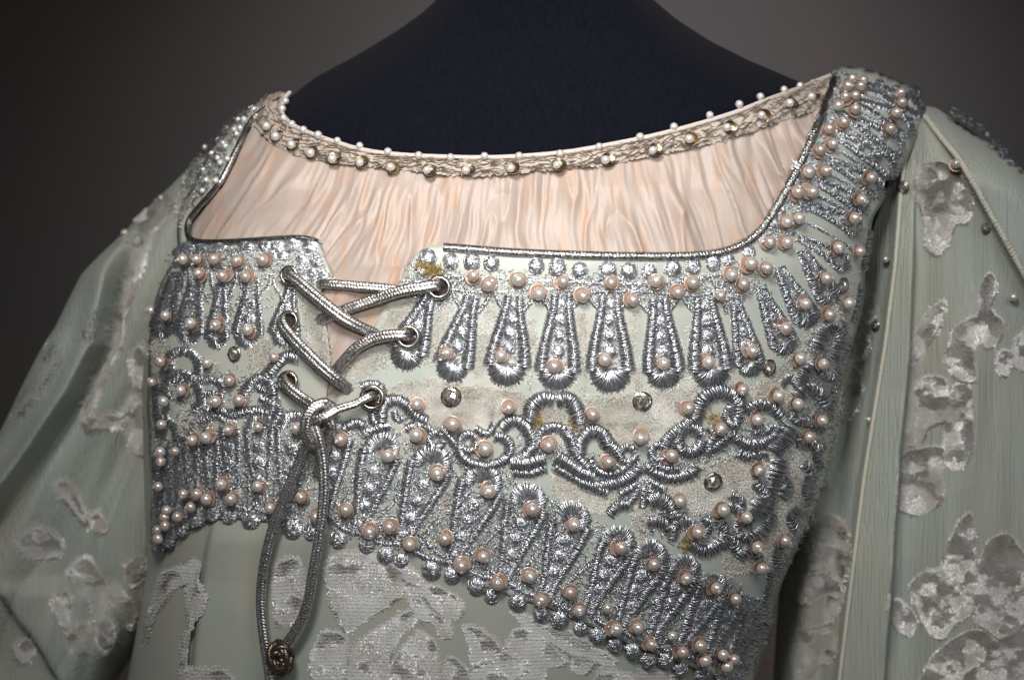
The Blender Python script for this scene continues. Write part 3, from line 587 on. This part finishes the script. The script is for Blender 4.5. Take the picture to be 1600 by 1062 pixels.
# ---- scrollwork
def circ(x, y, r, a0=0, a1=330, n=12): return [(x+r*math.cos(math.radians(a)), y+r*math.sin(math.radians(a))) for a in np.linspace(a0, a1, n)]
SCR_R = [([(597,658),(600,634),(618,624),(636,632),(650,648),(668,658)],17),(circ(682,686,11),12),(circ(732,690,13),13),([(716,690),(722,712),(742,724),(766,726),(788,716),(797,700),(790,684),(774,680)],15),
    ([(784,667),(798,656),(814,660),(826,674),(832,692),(822,708),(806,718)],18),([(826,656),(832,634),(848,622),(863,624)],21),([(868,625),(886,622),(898,638),(905,660)],21),([(838,694),(843,676),(858,667),(876,668),(886,680)],14),
    ([(798,722),(822,722),(850,714)],20),([(868,712),(888,724),(908,738),(926,744)],20),([(902,706),(906,686),(920,672),(938,676),(948,692),(962,706)],19),([(884,672),(892,690),(900,712),(914,728)],17),
    ([(904,752),(930,758),(958,754),(984,742),(998,724)],16),([(918,712),(926,730),(946,740),(968,734),(980,724)],13),(circ(978,709,12),12),(circ(1026,706,12),12),
    ([(1004,726),(1024,740),(1050,746),(1076,738),(1084,726)],15),([(1012,716),(1032,730),(1056,732)],12),(circ(1074,686,19),17),([(1034,694),(1046,678),(1062,668),(1080,656)],18),([(1082,652),(1090,628),(1108,614),(1128,612),(1146,624),(1150,644)],20),
    ([(1140,632),(1130,648),(1142,664),(1150,650)],13),([(1136,676),(1156,690),(1180,694),(1204,682),(1214,666)],16),([(1160,640),(1180,632),(1202,636),(1216,652)],15),([(1168,672),(1190,674),(1204,664)],10),
    ([(1202,702),(1216,684),(1232,666)],22),([(1228,640),(1238,656),(1258,656),(1271,642)],12),([(1240,600),(1252,580),(1268,570)],16),([(1236,618),(1254,606),(1272,612),(1284,628)],16),([(1270,540),(1280,520),(1296,512),(1306,528),(1300,552)],16),
    ([(1272,580),(1292,588),(1308,572)],12),([(1296,610),(1290,640),(1276,660)],10),([(1236,690),(1256,692),(1272,700)],14),([(1246,720),(1258,734),(1254,752)],14),([(1310,500),(1312,540),(1302,590)],9),
    ([(1212,714),(1206,738),(1196,764),(1180,786),(1160,806)],19),([(1172,750),(1184,764),(1196,784),(1180,806)],15),([(1138,826),(1160,838),(1184,826)],13),([(1008,812),(1030,814),(1048,828)],15),([(1046,838),(1052,818),(1070,812),(1082,822)],13),
    ([(1072,846),(1092,858),(1116,850),(1127,830),(1118,808)],14),([(1010,782),(1030,778),(1046,796)],20),([(1120,800),(1140,790),(1156,800)],12),([(1122,850),(1136,842),(1146,856)],16),([(1150,868),(1166,858),(1180,866)],13),
    ([(1276,690),(1268,712),(1274,730)],13),([(1262,742),(1250,760),(1256,780)],12),([(1240,790),(1228,806),(1236,822)],12),([(1214,846),(1206,866),(1212,884)],12),([(1296,560),(1310,548),(1318,530)],12),([(1326,500),(1334,470),(1338,440)],9),([(1342,420),(1348,390),(1352,360)],9),([(1200,890),(1196,915),(1190,940)],11),([(800,736),(828,738),(852,729)],13),([(866,728),(890,742),(918,758),(946,768)],13),([(690,668),(704,684),(716,700)],12),([(742,668),(756,676),(768,672),(772,660)],12),([(636,650),(622,656),(618,642)],10),([(1098,706),(1116,696),(1130,684)],13),([(1146,706),(1166,712),(1190,708)],13),([(1104,664),(1112,680),(1104,694)],12),([(1136,770),(1150,778),(1152,794)],13),([(1200,800),(1192,818),(1176,834)],14),([(1030,796),(1044,806),(1062,804)],12),([(1094,806),(1104,820),(1096,836)],10),([(1146,826),(1152,812),(1166,818)],11),([(1210,740),(1222,752),(1216,772)],13),([(1246,650),(1262,662),(1280,668)],11),([(1214,600),(1228,590),(1240,600)],12),([(950,800),(962,788),(978,786)],14),([(590,662),(584,650),(598,612),(586,600),(566,604)],13),([(572,676),(590,668),(612,664)],13),([(636,668),(660,664),(676,672)],13),([(540,668),(556,660),(572,664)],14)]
for a, b in [((1003,748),(964,772)),((1003,750),(980,784)),((1003,750),(1001,788)),((1005,750),(1020,780)),((1006,748),(1034,764))]:
    SCR_R.append(([a, ((a[0]+b[0])/2+1, (a[1]+b[1])/2), b], [8, 13, 11]))
SCR_L = [([(272,580),(270,560),(286,549),(304,551),(316,566),(316,584)],13),([(262,612),(270,592),(292,584),(312,598),(320,626),(310,640)],13),([(300,600),(330,592),(352,602),(350,620)],12),(circ(336,628,14),10),(circ(282,609,15),9),
    ([(380,640),(388,612),(402,594),(420,592),(430,612),(428,640)],16),([(420,590),(436,570),(452,556),(470,560)],18),([(400,600),(420,610),(440,600)],12),([(250,600),(252,640),(256,680)],10),([(350,640),(372,646),(400,640),(430,646)],14),([(262,650),(278,664),(284,690)],11),([(320,655),(340,650),(362,658)],12),([(412,622),(426,628),(440,640),(432,660)],14)]
for pth, wd in SCR_R:
    acc = Acc(); satin(acc, pth, np.asarray(wd)*1.38); acc.build('embroidered_scroll', SV, panel_r)
for pth, wd in SCR_L:
    acc = Acc(); satin(acc, pth, np.asarray(wd)*1.25); acc.build('embroidered_scroll', SV, panel_l)
# ---- links that join the motifs
LINK_R = [([(690,432),(760,434),(830,438),(900,442),(980,444),(1060,440),(1130,428)],8),([(700,452),(760,458),(840,452),(920,456),(1000,456),(1080,462),(1130,452)],8)]
for (T1, *_), (T2, *_) in zip(TOPP[:7], TOPP[1:8]):
    mx, my = (T1[0]+T2[0])/2, (T1[1]+T2[1])/2
    LINK_R.append(([(T1[0]+10, T1[1]+26), (mx-9, my+6), (mx-3, my-14), (T1[0]+12, T1[1]-28)], 9)); LINK_R.append(([(T2[0]-12, T2[1]+26), (mx+7, my+6), (mx+3, my-14), (T2[0]-10, T2[1]-28)], 9))
for (T1, B1, *_), (T2, B2, *_) in zip(FAN[:-1], FAN[1:]):
    mx, my = (T1[0]+T2[0])/2, (T1[1]+T2[1])/2; ux, uy = (B2[0]+B1[0])/2+6, (B2[1]+B1[1])/2+52
    LINK_R += [([(mx-8, my-4), (mx+4, my-34), (ux-2, uy+12), (ux+2, uy)], [9, 8, 8, 6]), ([(T1[0]+10, T1[1]-26), (mx-4, my-22), (mx+6, my-8), (T2[0]-8, T2[1]-4)], 9), ([(T1[0]+2, T1[1]+2), (mx, my+8), (T2[0], T2[1]+2)], 11)]
for (T1, B1, *_), (T2, B2, *_) in zip(STR[:-1], STR[1:]):
    LINK_R += [([(T1[0]-8, T1[1]-4), ((T1[0]+T2[0])/2-9, (T1[1]+T2[1])/2-3), (T2[0]-8, T2[1]-4)], 10), ([((T1[0]+T2[0])/2+4, (T1[1]+T2[1])/2), ((T1[0]+T2[0]+B1[0]+B2[0])/4, (T1[1]+T2[1]+B1[1]+B2[1])/4-4), ((B1[0]+B2[0])/2-12, (B1[1]+B2[1])/2-6)], 7)]
LINK_L = [([(290,398),(340,398),(400,396),(450,398),(490,400)],9),([(280,418),(330,420),(380,422),(430,420)],9),([(440,420),(470,420),(500,424),(512,440)],9)]
for (T1, *_), (T2, *_) in zip(LPET[:-1], LPET[1:]):
    mx, my = (T1[0]+T2[0])/2, (T1[1]+T2[1])/2
    LINK_L += [([(T1[0]+9, T1[1]+22), (mx-5, my+2), (mx-2, my-14)], 8), ([(T2[0]-9, T2[1]+22), (mx+5, my+2), (mx+2, my-14)], 8)]
for (T1, B1, *_), (T2, B2, *_) in zip(LFAN[:-1], LFAN[1:]):
    mx, my = (T1[0]+T2[0])/2, (T1[1]+T2[1])/2; ux, uy = (B2[0]+B1[0])/2, (B2[1]+B1[1])/2+50
    LINK_L += [([(mx, my), (mx, (my+uy)/2), (ux, uy)], 7), ([(T1[0], T1[1]+2), (mx, my+6), (T2[0], T2[1]+2)], 10)]
for pth, wd in LINK_R: acc = Acc(); satin(acc, pth, wd); acc.build('embroidered_link', SV, panel_r)
for pth, wd in LINK_L: acc = Acc(); satin(acc, pth, wd); acc.build('embroidered_link', SV, panel_l)
# ---- knots along the edges
KN_R = [(670,405,13),(705,410,12),(738,411,12),(768,413,12),(838,417,12),(870,420,13),(905,424,12),(948,423,13),(981,424,12),(1012,424,11),(1049,421,12),(1080,417,11),(1111,412,11),(1134,408,9),(1166,396,10),(1190,375,10),(1205,352,10),(1213,331,9),(1226,308,8),(1243,262,9),(1240,286,8),(1258,240,9),(1266,216,8),(1278,191,8),(1290,167,8),(1298,148,7),(1308,130,7),
        (532,842,13),(575,850,12),(605,866,13),(628,872,11),(675,888,14),(707,897,12),(745,913,13),(768,928,11),(808,938,13),(845,956,12),(872,964,13),(905,978,10),(932,990,12),(958,1004,10),(985,1014,11),(1010,1028,11),(1036,1028,11),(1060,1042,10),(1095,1050,11),(1122,1056,10),(1146,1058,9),(660,425,9),(655,445,9),(1396,150,9),(1425,150,9),(1370,140,8)]
KN_L = [(300,390,9),(322,390,9),(350,389,10),(390,388,11),(420,386,11),(438,386,11),(462,384,12),(490,387,12),(476,408,9),(498,410,10),(510,432,9),(492,428,8),(478,436,8),(337,801,11),(363,805,11),(397,813,12),(462,826,14),(490,832,11),(312,812,9),(290,828,8),(270,846,8),(254,858,8),(284,398,7),(430,400,8),(446,402,8)]
for x, y, r in KN_R: acc = Acc(); bobble(acc, x, y, r); acc.build('thread_knot', SV, panel_r)
for x, y, r in KN_L: acc = Acc(); bobble(acc, x, y, r); acc.build('thread_knot', SV, panel_l)
# ---- fine crochet ground between the motifs
acc = Acc()
for pl, d in [([(690,424),(1120,432),(1150,405),(1190,400),(1180,455),(1110,472),(690,470)],0.085),([(1190,380),(1240,270),(1310,120),(1335,125),(1290,250),(1250,330),(1215,395)],0.10),
              ([(650,405),(690,424),(690,470),(650,470),(626,452)],0.12),([(530,660),(600,660),(700,700),(780,730),(900,800),(1000,850),(1130,900),(1180,930),(1160,1055),(1040,1020),(920,970),(800,925),(690,875),(590,845),(530,832)],0.085),
              ([(800,660),(830,660),(900,700),(980,720),(1080,690),(1140,650),(1220,660),(1200,690),(1090,730),(980,750),(900,735),(800,715)],0.06),([(1000,800),(1120,800),(1130,860),(1060,850),(1000,830)],0.06),([(1260,520),(1320,500),(1300,640),(1260,680),(1240,620)],0.09),([(1290,640),(1300,650),(1270,770),(1236,850),(1200,930),(1180,1040),(1160,1050),(1185,930),(1220,840),(1260,740)],0.07)]:
    fuzz(acc, pl, d*0.75, 9)
o = acc.build('crochet_ground', SV, panel_r); o['kind'] = 'stuff'
acc = Acc()
for pl, d in [([(284,385),(500,382),(520,440),(440,450),(280,440),(262,450)],0.14),([(256,450),(440,455),(400,520),(250,520)],0.07),([(245,580),(440,580),(440,680),(300,690),(245,740)],0.05),([(250,700),(300,680),(500,660),(505,830),(400,808),(330,808),(252,862),(244,800)],0.12),
              ([(420,160),(395,195),(365,240),(340,290),(305,330),(292,300),(315,262),(335,228),(380,180)],0.16)]:
    fuzz(acc, pl, d*0.55, 9)
o = acc.build('crochet_ground', SV, panel_l); o['kind'] = 'stuff'
acc = Acc()
for pl in ([(655,412),(690,418),(690,432),(660,430)],[(838,640),(845,660),(838,668),(830,655)],[(893,650),(905,662),(890,668)],[(1105,645),(1118,650),(1108,660)],[(1060,835),(1072,842),(1066,858)],[(1000,770),(1010,770),(1008,780)],[(600,605),(606,618),(598,625)]):
    fuzz(acc, pl, 0.35, 9, hgt=0.0022)
o = acc.build('yellowed_stitches', M['stain'], panel_r); o['kind'] = 'stuff'

# ---- pearls on sequins
PR = [(740,431),(763,445),(810,437),(842,459),(880,440),(911,463),(955,442),(989,469),(1025,439),(1083,442),(1059,457),(1144,430),(1162,444),(1174,412),(1199,419),(1203,378),(1230,379),(1230,347),(1249,341),(1247,300),(1270,300),(1264,269),(1291,267),(1282,234),(1302,225),(1296,201),(1319,191),(1337,170),(1321,151),(1337,149),(1325,134),(1345,134),
      (1408,145),(1410,160),(1401,176),(1392,201),(1362,278),(1347,312),(1336,341),(1311,387),(1344,393),(1292,435),(1327,474),(1297,492),(1259,475),(1228,513),(1176,549),(1107,566),(1037,568),(945,562),(866,573),(783,556),(698,552),(1251,560),(1287,569),(1161,609),(1217,619),(1247,631),(1076,638),
      (651,632),(707,663),(650,680),(795,638),(926,648),(758,702),(857,697),(951,722),(1001,685),(1050,712),(1127,670),(1184,656),(1265,683),(1285,657),(1187,735),(1063,783),(1131,797),(1167,808),(1091,832),(1227,845),(1184,855),(1191,888),
      (532,687),(606,712),(683,740),(764,768),(832,796),(897,820),(971,856),(1022,882),(1073,904),(1120,919),(1150,936),(577,832),(608,824),(640,851),(695,842),(721,885),(755,870),(778,912),(828,901),(846,938),(891,926),(905,954),(963,983),(997,981),(1018,1007),(1067,1019),(1095,1009),(1102,1032),(1130,1023),(1136,1041),(1147,1030),(540,797)]
PRs = [(1126,462),(1310,165),(1332,123),(1349,125),(949,950),(1051,993)]       # sewn on without a visible sequin
PL = [(285,405),(307,405),(333,405),(369,408),(410,406),(310,427),(347,431),(383,432),(258,493),(297,505),(336,508),(386,515),(250,565),(358,595),(282,610),(336,627),(373,625),(300,688),(321,684),(356,672),(462,669),(345,757),(360,780),(402,760),(470,777),(422,794),(493,808),(307,772),(322,780)]
PLs = [(236,485),(323,567),(428,558),(403,667),(237,597),(255,627),(252,663),(273,705),(251,721),(247,760),(298,792),(260,797),(257,808),(277,807),(258,821),(246,828),(247,841),(250,706),(286,772)]
for x, y in PR: pearl(x, y, panel_r, 10.2 if y > 250 else 9.2)
for x, y in PRs: pearl(x, y, panel_r, 8.8, False)
for x, y in PL: pearl(x, y, panel_l, 9.6, True)
for x, y in PLs: pearl(x, y, panel_l, 8.6, False)
for x, y in [(397,171),(372,187),(381,186),(355,200),(366,202),(375,200),(370,209),(341,219),(349,224),(352,228),(320,230),(331,240),(340,247),(344,254),(355,248),(318,265),(337,282),(322,281),(316,298)]:
    pearl(x, y, panel_l, 5.2, False, me=PEARLW)
for x, y, r in [(705,620,14),(1003,627,14),(1201,574,12),(1113,752,14),(1316,446,12)]: stone(x, y, panel_r, r)
stone(367,553, panel_l, 11)

# ---- eyelets
V, F = lathe([(0.60,-0.25),(0.60,0.05),(0.66,0.22),(0.80,0.32),(0.94,0.22),(1.0,0.04),(0.98,-0.05)], 32); V2, F2 = lathe([(0.001,-0.2),(0.62,-0.2)], 32)  # second lathe is a flat disc, painted shade within the ring
EYE = mesh('eyelet', np.concatenate([V, V2]), [F, F2+len(V)], [M['brass'], M['hole_shade']], True, [0, 1])
for x, y, r, pa in [(452,430,16,panel_l),(451,501,17,panel_l),(450,596,18,panel_l),(686,449,19.5,panel_r),(638,526,19.5,panel_r),(582,621,21,panel_r)]:
    P, N = D.S(np.array([float(x)]), np.array([float(y)])); put('eyelet', EYE, lift(P, N, 0.0068)[0], norm(N[0]-0.5*ray(P[0])), r*PX, pa)

# ---- skirt velvet figures
SKV = [[(514,872),(560,866),(600,872),(622,884),(634,904),(612,936),(576,960),(546,980),(532,956),(520,930)],[(436,880),(470,872),(478,920),(466,960),(440,970),(433,930)],[(640,936),(652,930),(668,948),(700,965),(706,985),(690,990),(676,966),(655,962)],
       [(560,1000),(600,972),(640,950),(646,966),(622,990),(608,1030),(600,1075),(552,1075),(552,1030)],[(506,985),(540,990),(545,1020),(530,1060),(500,1075),(490,1030)],[(628,1010),(655,985),(680,1000),(686,1040),(680,1075),(612,1075),(612,1040)],
       [(728,975),(760,985),(782,1010),(786,1075),(744,1075),(738,1010)],[(700,1025),(724,1035),(736,1075),(694,1075)],[(800,985),(830,975),(856,1000),(880,1030),(850,1040),(846,1075),(800,1075),(792,1030)],[(900,1020),(925,1025),(915,1045),(895,1042)],
       [(250,900),(275,886),(298,884),(300,905),(280,912),(262,930),(240,965),(230,1000),(222,1002),(236,950)],[(303,880),(312,878),(318,895),(334,930),(322,962),(310,984),(304,950),(300,915)],[(300,990),(306,1000),(300,1062),(294,1062)],[(300,1045),(330,1040),(362,1046),(380,1080),(300,1080)],
       [(640,912),(652,918),(644,928)],[(938,1045),(990,1055),(1000,1080),(930,1080)],[(660,912),(690,915),(722,935),(716,962),(682,950)],[(800,952),(850,968),(905,992),(960,1028),(905,1022),(845,990)],[(1005,1040),(1060,1055),(1090,1080),(1010,1080)],[(540,858),(600,864),(640,880),(660,900),(640,905),(600,874),(545,868)]]
for pl in SKV: pile('velvet_figure', [pl], D, M['pile_pale'], skirt, lambda x, y: skirt_off(x, y), height=0.0013, dens=1.4, fall=1.2, rows=True, rnd=0.18, wd=0.00042, zc=0.40, grow=3.5, zw=0.12, en=10, soft=8)

# ================================================================== sleeves
def lx(line): a = np.array(line, float); return lambda py: np.interp(py, a[:,1], a[:,0])
# left sleeve
SL = Blob(0.222, 0.082, [(150,370),(240,330),(345,216),(440,158),(520,128),(690,34),(900,-90),(1300,-270)], [(150,460),(300,400),(600,345),(860,300),(950,262),(1010,215),(1062,182),(1300,80)],
          [(-250,900),(-50,700),(100,475),(135,428),(190,353),(245,303),(290,270),(330,244),(430,190),(480,172)], p=2.2, r=0.05, zbot=1300)
eL = lx([(232,300),(214,360),(190,430),(165,540),(130,612),(70,702),(0,802),(-80,900),(-200,1100)])
def foldL(px, py):
    d = px-eL(py)
    z = 0.026*(1-sst(-6, 3, d))*sst(330, 440, py)-0.010*np.exp(-((d-9)/9)**2)*sst(330, 440, py)+0.006*np.sin(d/14.0)*(1-sst(-40, 0, d))
    z = z+0.010*np.sin((px+py*0.55)/52.0)*sst(500, 800, py)*sst(0, 80, d)+0.022*fbm(px/110+5, py/230, 2)+0.006*np.abs(fbm(px/60+py/150, py/400, 2))*6*sst(0, 40, d)
    e2 = np.interp(py, [900, 960, 1062, 1200], [0, 20, 100, 160]); return z+0.006*sst(-3, 3, px-e2)*sst(900, 930, py)
V, F = SL.solid(210, 260, foldL)
sl = link('sleeve', mesh('sleeve', V, [F], M['chiffon']), dress); sl['label'] = 'left puffed sleeve, out of focus'
# right sleeve
SR = Blob(0.172, 0.100, [(100,1330),(200,1320),(300,1308),(480,1288),(600,1275),(700,1258),(800,1236),(850,1224),(1062,1210),(1300,1195)], [(100,1480),(170,1520),(250,1640),(350,1740),(600,1830),(1062,1880),(1300,1900)],
          [(1340,196),(1400,166),(1440,173),(1480,194),(1514,218),(1548,254),(1584,308),(1650,390),(1720,520),(1800,760)], p=2.1, r=0.05, zbot=1300)
p1 = lx([(1420,180),(1413,230),(1404,300),(1393,420),(1378,540),(1362,640),(1346,740),(1328,880),(1306,1062),(1290,1300)])
p2 = lx([(1424,180),(1428,300),(1424,420),(1418,560),(1404,700),(1392,880),(1378,1062),(1365,1300)])
p3 = lx([(1438,185),(1462,215),(1490,250),(1520,300),(1545,350),(1572,400),(1610,470),(1680,600),(1800,800)])
def foldR(px, py):
    a = px-p1(py); b = px-p2(py)
    z = 0.015*sst(-6, 2, a)*(1-sst(-2, 5, b))*sst(230, 420, py)
    z = z+0.012*sst(-3, 8, px-p3(py))*sst(190, 300, py)
    z = z+0.009*np.sin((px-1240)/14.0+py/150)*(1-sst(-40, -10, a))*sst(330, 600, py)
    return z+0.030*fbm(px/85+2, py/420+1, 2)*sst(0, 30, b)+0.004*np.sin((px-1380)/24+py/260)*sst(0, 25, b)*sst(560, 800, py)
V, F = SR.solid(260, 300, foldR)
sr = link('sleeve', mesh('sleeve', V, [F], M['chiffon']), dress); sr['label'] = 'right puffed sleeve with pearl-sewn seams'
# seams
class Shift:                      # a sleeve surface with its folds
    def __init__(s, blob, fold): s.b, s.f = blob, fold
    def pos(s, px, py):
        P, N = s.b.S(px, py); T = s.b.thick(P[..., 0], P[..., 2]); return P+(N*0.2+np.array([0, -0.8, 0]))*(s.f(np.asarray(px, float), np.asarray(py, float))*np.clip(T/(s.b.b*0.4), 0, 1))[..., None]
    def S(s, px, py, e=5.0): return s.pos(px, py), s.b.S(px, py, e)[1]
SRS, SLS = Cached(Shift(SR, foldR), 1180, 1680, 130, 1110), Cached(Shift(SL, foldL), -60, 380, 200, 1110)
for f, y0, y1, wd in ((p1, 205, 1110, 0.0012), (p3, 188, 480, 0.0019)):
    ys = np.arange(y0, y1, 12.0); acc = Acc(); c = resample(np.stack([f(ys)+5, ys], 1), 1.5)
    P, N = SRS.S(c[:,0], c[:,1], 12); sweep(acc, P+N*0.001, N, wd, wd, 10, braid=0.22, pitch=0.0021); acc.build('seam_cord', M['seam'], sr)
for x, y, r in [(1384,405,7),(1494,256,8.5),(1585,464,7),(1357,655,6),(1541,211,6)]: pearl(x, y, sr, r, r > 8, surf=SRS, base=0.002)
for x, y, r in [(1411,293,10),(1368,508,7),(1541,356,7)]: stone(x, y, sr, r, surf=SRS, base=0.002)
acc = Acc()
for x, y in [(1488,184),(1500,191),(1512,199),(1524,207),(1548,228),(1560,244),(1572,260),(1583,276)]: bobble(acc, x, y+3, 6, surf=SR, base=0.004)
acc.build('shoulder_beading', SV, sr)
for x, y, r in [(252,310,6.5),(200,366,8),(150,434,5)]: pearl(x, y, sl, r, False, surf=SLS, base=0.002)

ZERO = lambda x, y: np.zeros(np.shape(x))
RV = [[(1432,262),(1455,250),(1492,262),(1518,300),(1516,340),(1492,350),(1484,380),(1468,396),(1450,385),(1448,350),(1438,320),(1424,300)],
      [(1424,545),(1440,505),(1470,468),(1480,475),(1472,500),(1450,540),(1434,568),(1422,568)],[(1536,440),(1550,425),(1556,450),(1548,480),(1568,500),(1562,530),(1540,540),(1530,520),(1522,560),(1526,590),(1500,590),(1484,560),(1490,520),(1508,498),(1530,486)],
      [(1560,550),(1576,545),(1590,560),(1580,585),(1562,575)],[(1590,530),(1615,510),(1620,570),(1592,572)],
      [(1415,640),(1422,610),(1450,586),(1478,590),(1486,620),(1478,655),(1454,665),(1440,690),(1420,690)],[(1488,606),(1512,602),(1518,640),(1520,690),(1506,725),(1482,726),(1474,700),(1480,660)],[(1402,740),(1416,705),(1440,700),(1478,700),(1470,740),(1470,780),(1440,800),(1412,796),(1398,775)],
      [(1482,850),(1500,815),(1518,800),(1524,850),(1526,900),(1522,950),(1490,975),(1470,995),(1450,985),(1434,950),(1424,915),(1450,890),(1474,885)],[(1540,860),(1556,838),(1580,835),(1600,860),(1620,900),(1610,960),(1576,996),(1548,985),(1526,960),(1530,910)],
      [(1470,1010),(1500,990),(1540,985),(1560,1000),(1600,985),(1640,1000),(1640,1080),(1450,1080),(1450,1040)],[(1384,925),(1396,935),(1420,945),(1434,970),(1424,990),(1402,980),(1388,955)],
      [(1304,590),(1318,570),(1340,575),(1348,610),(1334,645),(1318,656),(1304,640)],[(1320,520),(1340,480),(1356,505),(1352,550),(1338,560),(1322,550)],[(1268,760),(1286,742),(1296,760),(1290,800),(1324,820),(1318,905),(1290,885),(1264,880),(1256,830)],[(1254,900),(1288,892),(1316,918),(1306,960),(1280,975),(1250,965)],[(1246,980),(1276,985),(1300,985),(1302,1025),(1276,1040),(1250,1075),(1240,1030)],
      [(1338,455),(1352,440),(1366,460),(1370,490),(1356,500),(1340,480)]]
for pl in RV: pile('velvet_flower', [pl], SRS, M['pile'], sr, ZERO, height=0.0013, dens=1.5, fall=1.4, grow=3, zc=0.53, zw=0.10, soft=8, en=9)
LV = [[(228,300),(250,290),(268,320),(250,350),(232,372),(220,430),(200,470),(185,490),(190,440),(200,380)],[(165,500),(180,480),(190,520),(172,570),(150,620),(140,660),(128,640),(136,600),(150,560)],[(192,640),(206,615),(226,640),(240,670),(240,698),(212,706),(200,680)],[(135,650),(165,645),(190,655),(180,662),(140,668)],
      [(92,755),(106,750),(120,775),(134,805),(140,825),(128,812),(112,790)],[(136,812),(150,800),(168,815),(166,828),(145,826)],[(40,845),(62,820),(88,840),(92,862),(64,870),(46,862)],[(104,895),(118,880),(132,870),(150,880),(158,900),(146,905),(128,902),(118,915)],[(86,930),(104,920),(118,945),(112,970),(96,960)],[(150,905),(168,905),(172,935),(162,960),(152,950)],[(112,985),(134,965),(150,970),(140,1000),(120,1005)],[(166,955),(182,960),(184,985),(168,1000),(156,985)],
      [(198,880),(220,860),(234,880),(222,900),(206,902)],[(206,560),(216,540),(226,560),(222,600),(212,600)],[(60,560),(110,540),(112,570),(80,620),(50,650),(40,620)],[(168,925),(200,918),(214,945),(204,965),(192,940)],[(20,1010),(40,1000),(50,1020),(30,1035)]]
for pl in LV: pile('velvet_flower', [pl], SLS, M['pile'], sl, ZERO, height=0.0014, dens=1.3, fall=1.4, zc=0.46, zw=0.10, grow=6, soft=8, en=10)

# ================================================================== lacing cord
cord = empty('lacing_cord', tuple(D.pos(np.array([500.]), np.array([660.]))[0]), 'silver metallic braided cord laced criss-cross through the back eyelets and tied', 'cord')
def cord_part(name, path, a=0.0034, b=0.0023):
    acc = Acc(); Q, N = on_cloth(path, D, 0.9); sweep(acc, Q, N, a*0.88, b*0.92, 30, groove=0.26, braid=0.052, pitch=0.0017); return acc.build(name, M['cord'], cord)
cord_part('lacing_strand', [(498,444,1),(512,444,6),(550,447,7),(600,451,7),(640,455,6)], 0.0030)
cord_part('lacing_strand', [(690,449,4),(684,446,9),(664,449,11),(630,455,11),(590,468,9),(550,482,8),(512,496,5),(494,504,0)], 0.0034)
cord_part('lacing_strand', [(449,428,4),(456,430,10),(474,442,12),(505,468,13),(535,492,13),(560,508,10),(588,522,3),(600,528,0)], 0.0034)
cord_part('lacing_strand', [(644,525,4),(634,523,10),(610,524,11),(585,530,10),(560,544,9),(540,564,7),(522,582,4),(500,594,0)], 0.0034)
cord_part('lacing_strand', [(448,495,4),(446,502,10),(456,518,12),(480,544,13),(510,574,13),(532,594,10),(548,610,2)], 0.0034)
cord_part('lacing_strand', [(446,590,4),(450,596,10),(462,608,12),(480,622,12),(500,634,14),(514,640,14)], 0.0033)
cord_part('lacing_strand', [(590,616,4),(580,619,10),(560,630,12),(536,638,14),(512,646,15)], 0.0026)
# knot: wraps, then two hanging strands
cord_part('knot', [(530,640,12),(514,630,17),(497,640,20),(488,664,20),(492,686,18),(503,692,15)], 0.0036)
cord_part('knot', [(484,650,12),(498,656,18),(516,650,19),(532,640,16)], 0.0030)
cord_part('hanging_strand', [(500,680,14),(490,688,14),(476,716,13),(462,750,13),(444,796,13),(430,840,13),(420,890,13),(416,940,12),(420,990,12),(426,1030,12),(432,1085,12)], 0.0032, 0.0024)
cord_part('hanging_strand', [(497,660,16),(505,678,17),(511,710,16),(514,750,16),(511,800,16),(504,850,16),(497,890,16),(490,930,15),(478,965,14),(462,992,13),(448,1010,12)], 0.0032, 0.0024)
cord_part('knot', [(512,650,10),(524,666,9),(516,690,8),(506,720,7),(496,740,6)], 0.0026)
acc = Acc()
for k in range(12):                # dark end knot wound from thread
    a = k*0.45; r = (20, 12, 6)[k % 3]
    pth = [(446+r*math.cos(a)*math.cos(t)*0.85-r*math.sin(a)*math.sin(t)*0.6, 1024+r*1.25*math.sin(a)*math.cos(t)+r*0.8*math.cos(a)*math.sin(t), 14+4.5*math.sin(t*1.0+k)) for t in np.linspace(0, 2*math.pi, 14)]
    Q, N = on_cloth(pth, D, 1.2); sweep(acc, Q, N, 0.0017, 0.0017, 10, braid=0.12, pitch=0.0012)
acc.build('end_knot', mat('dark_bronze_thread', (0.16,0.12,0.095), 0.33, metal=0.9), cord)
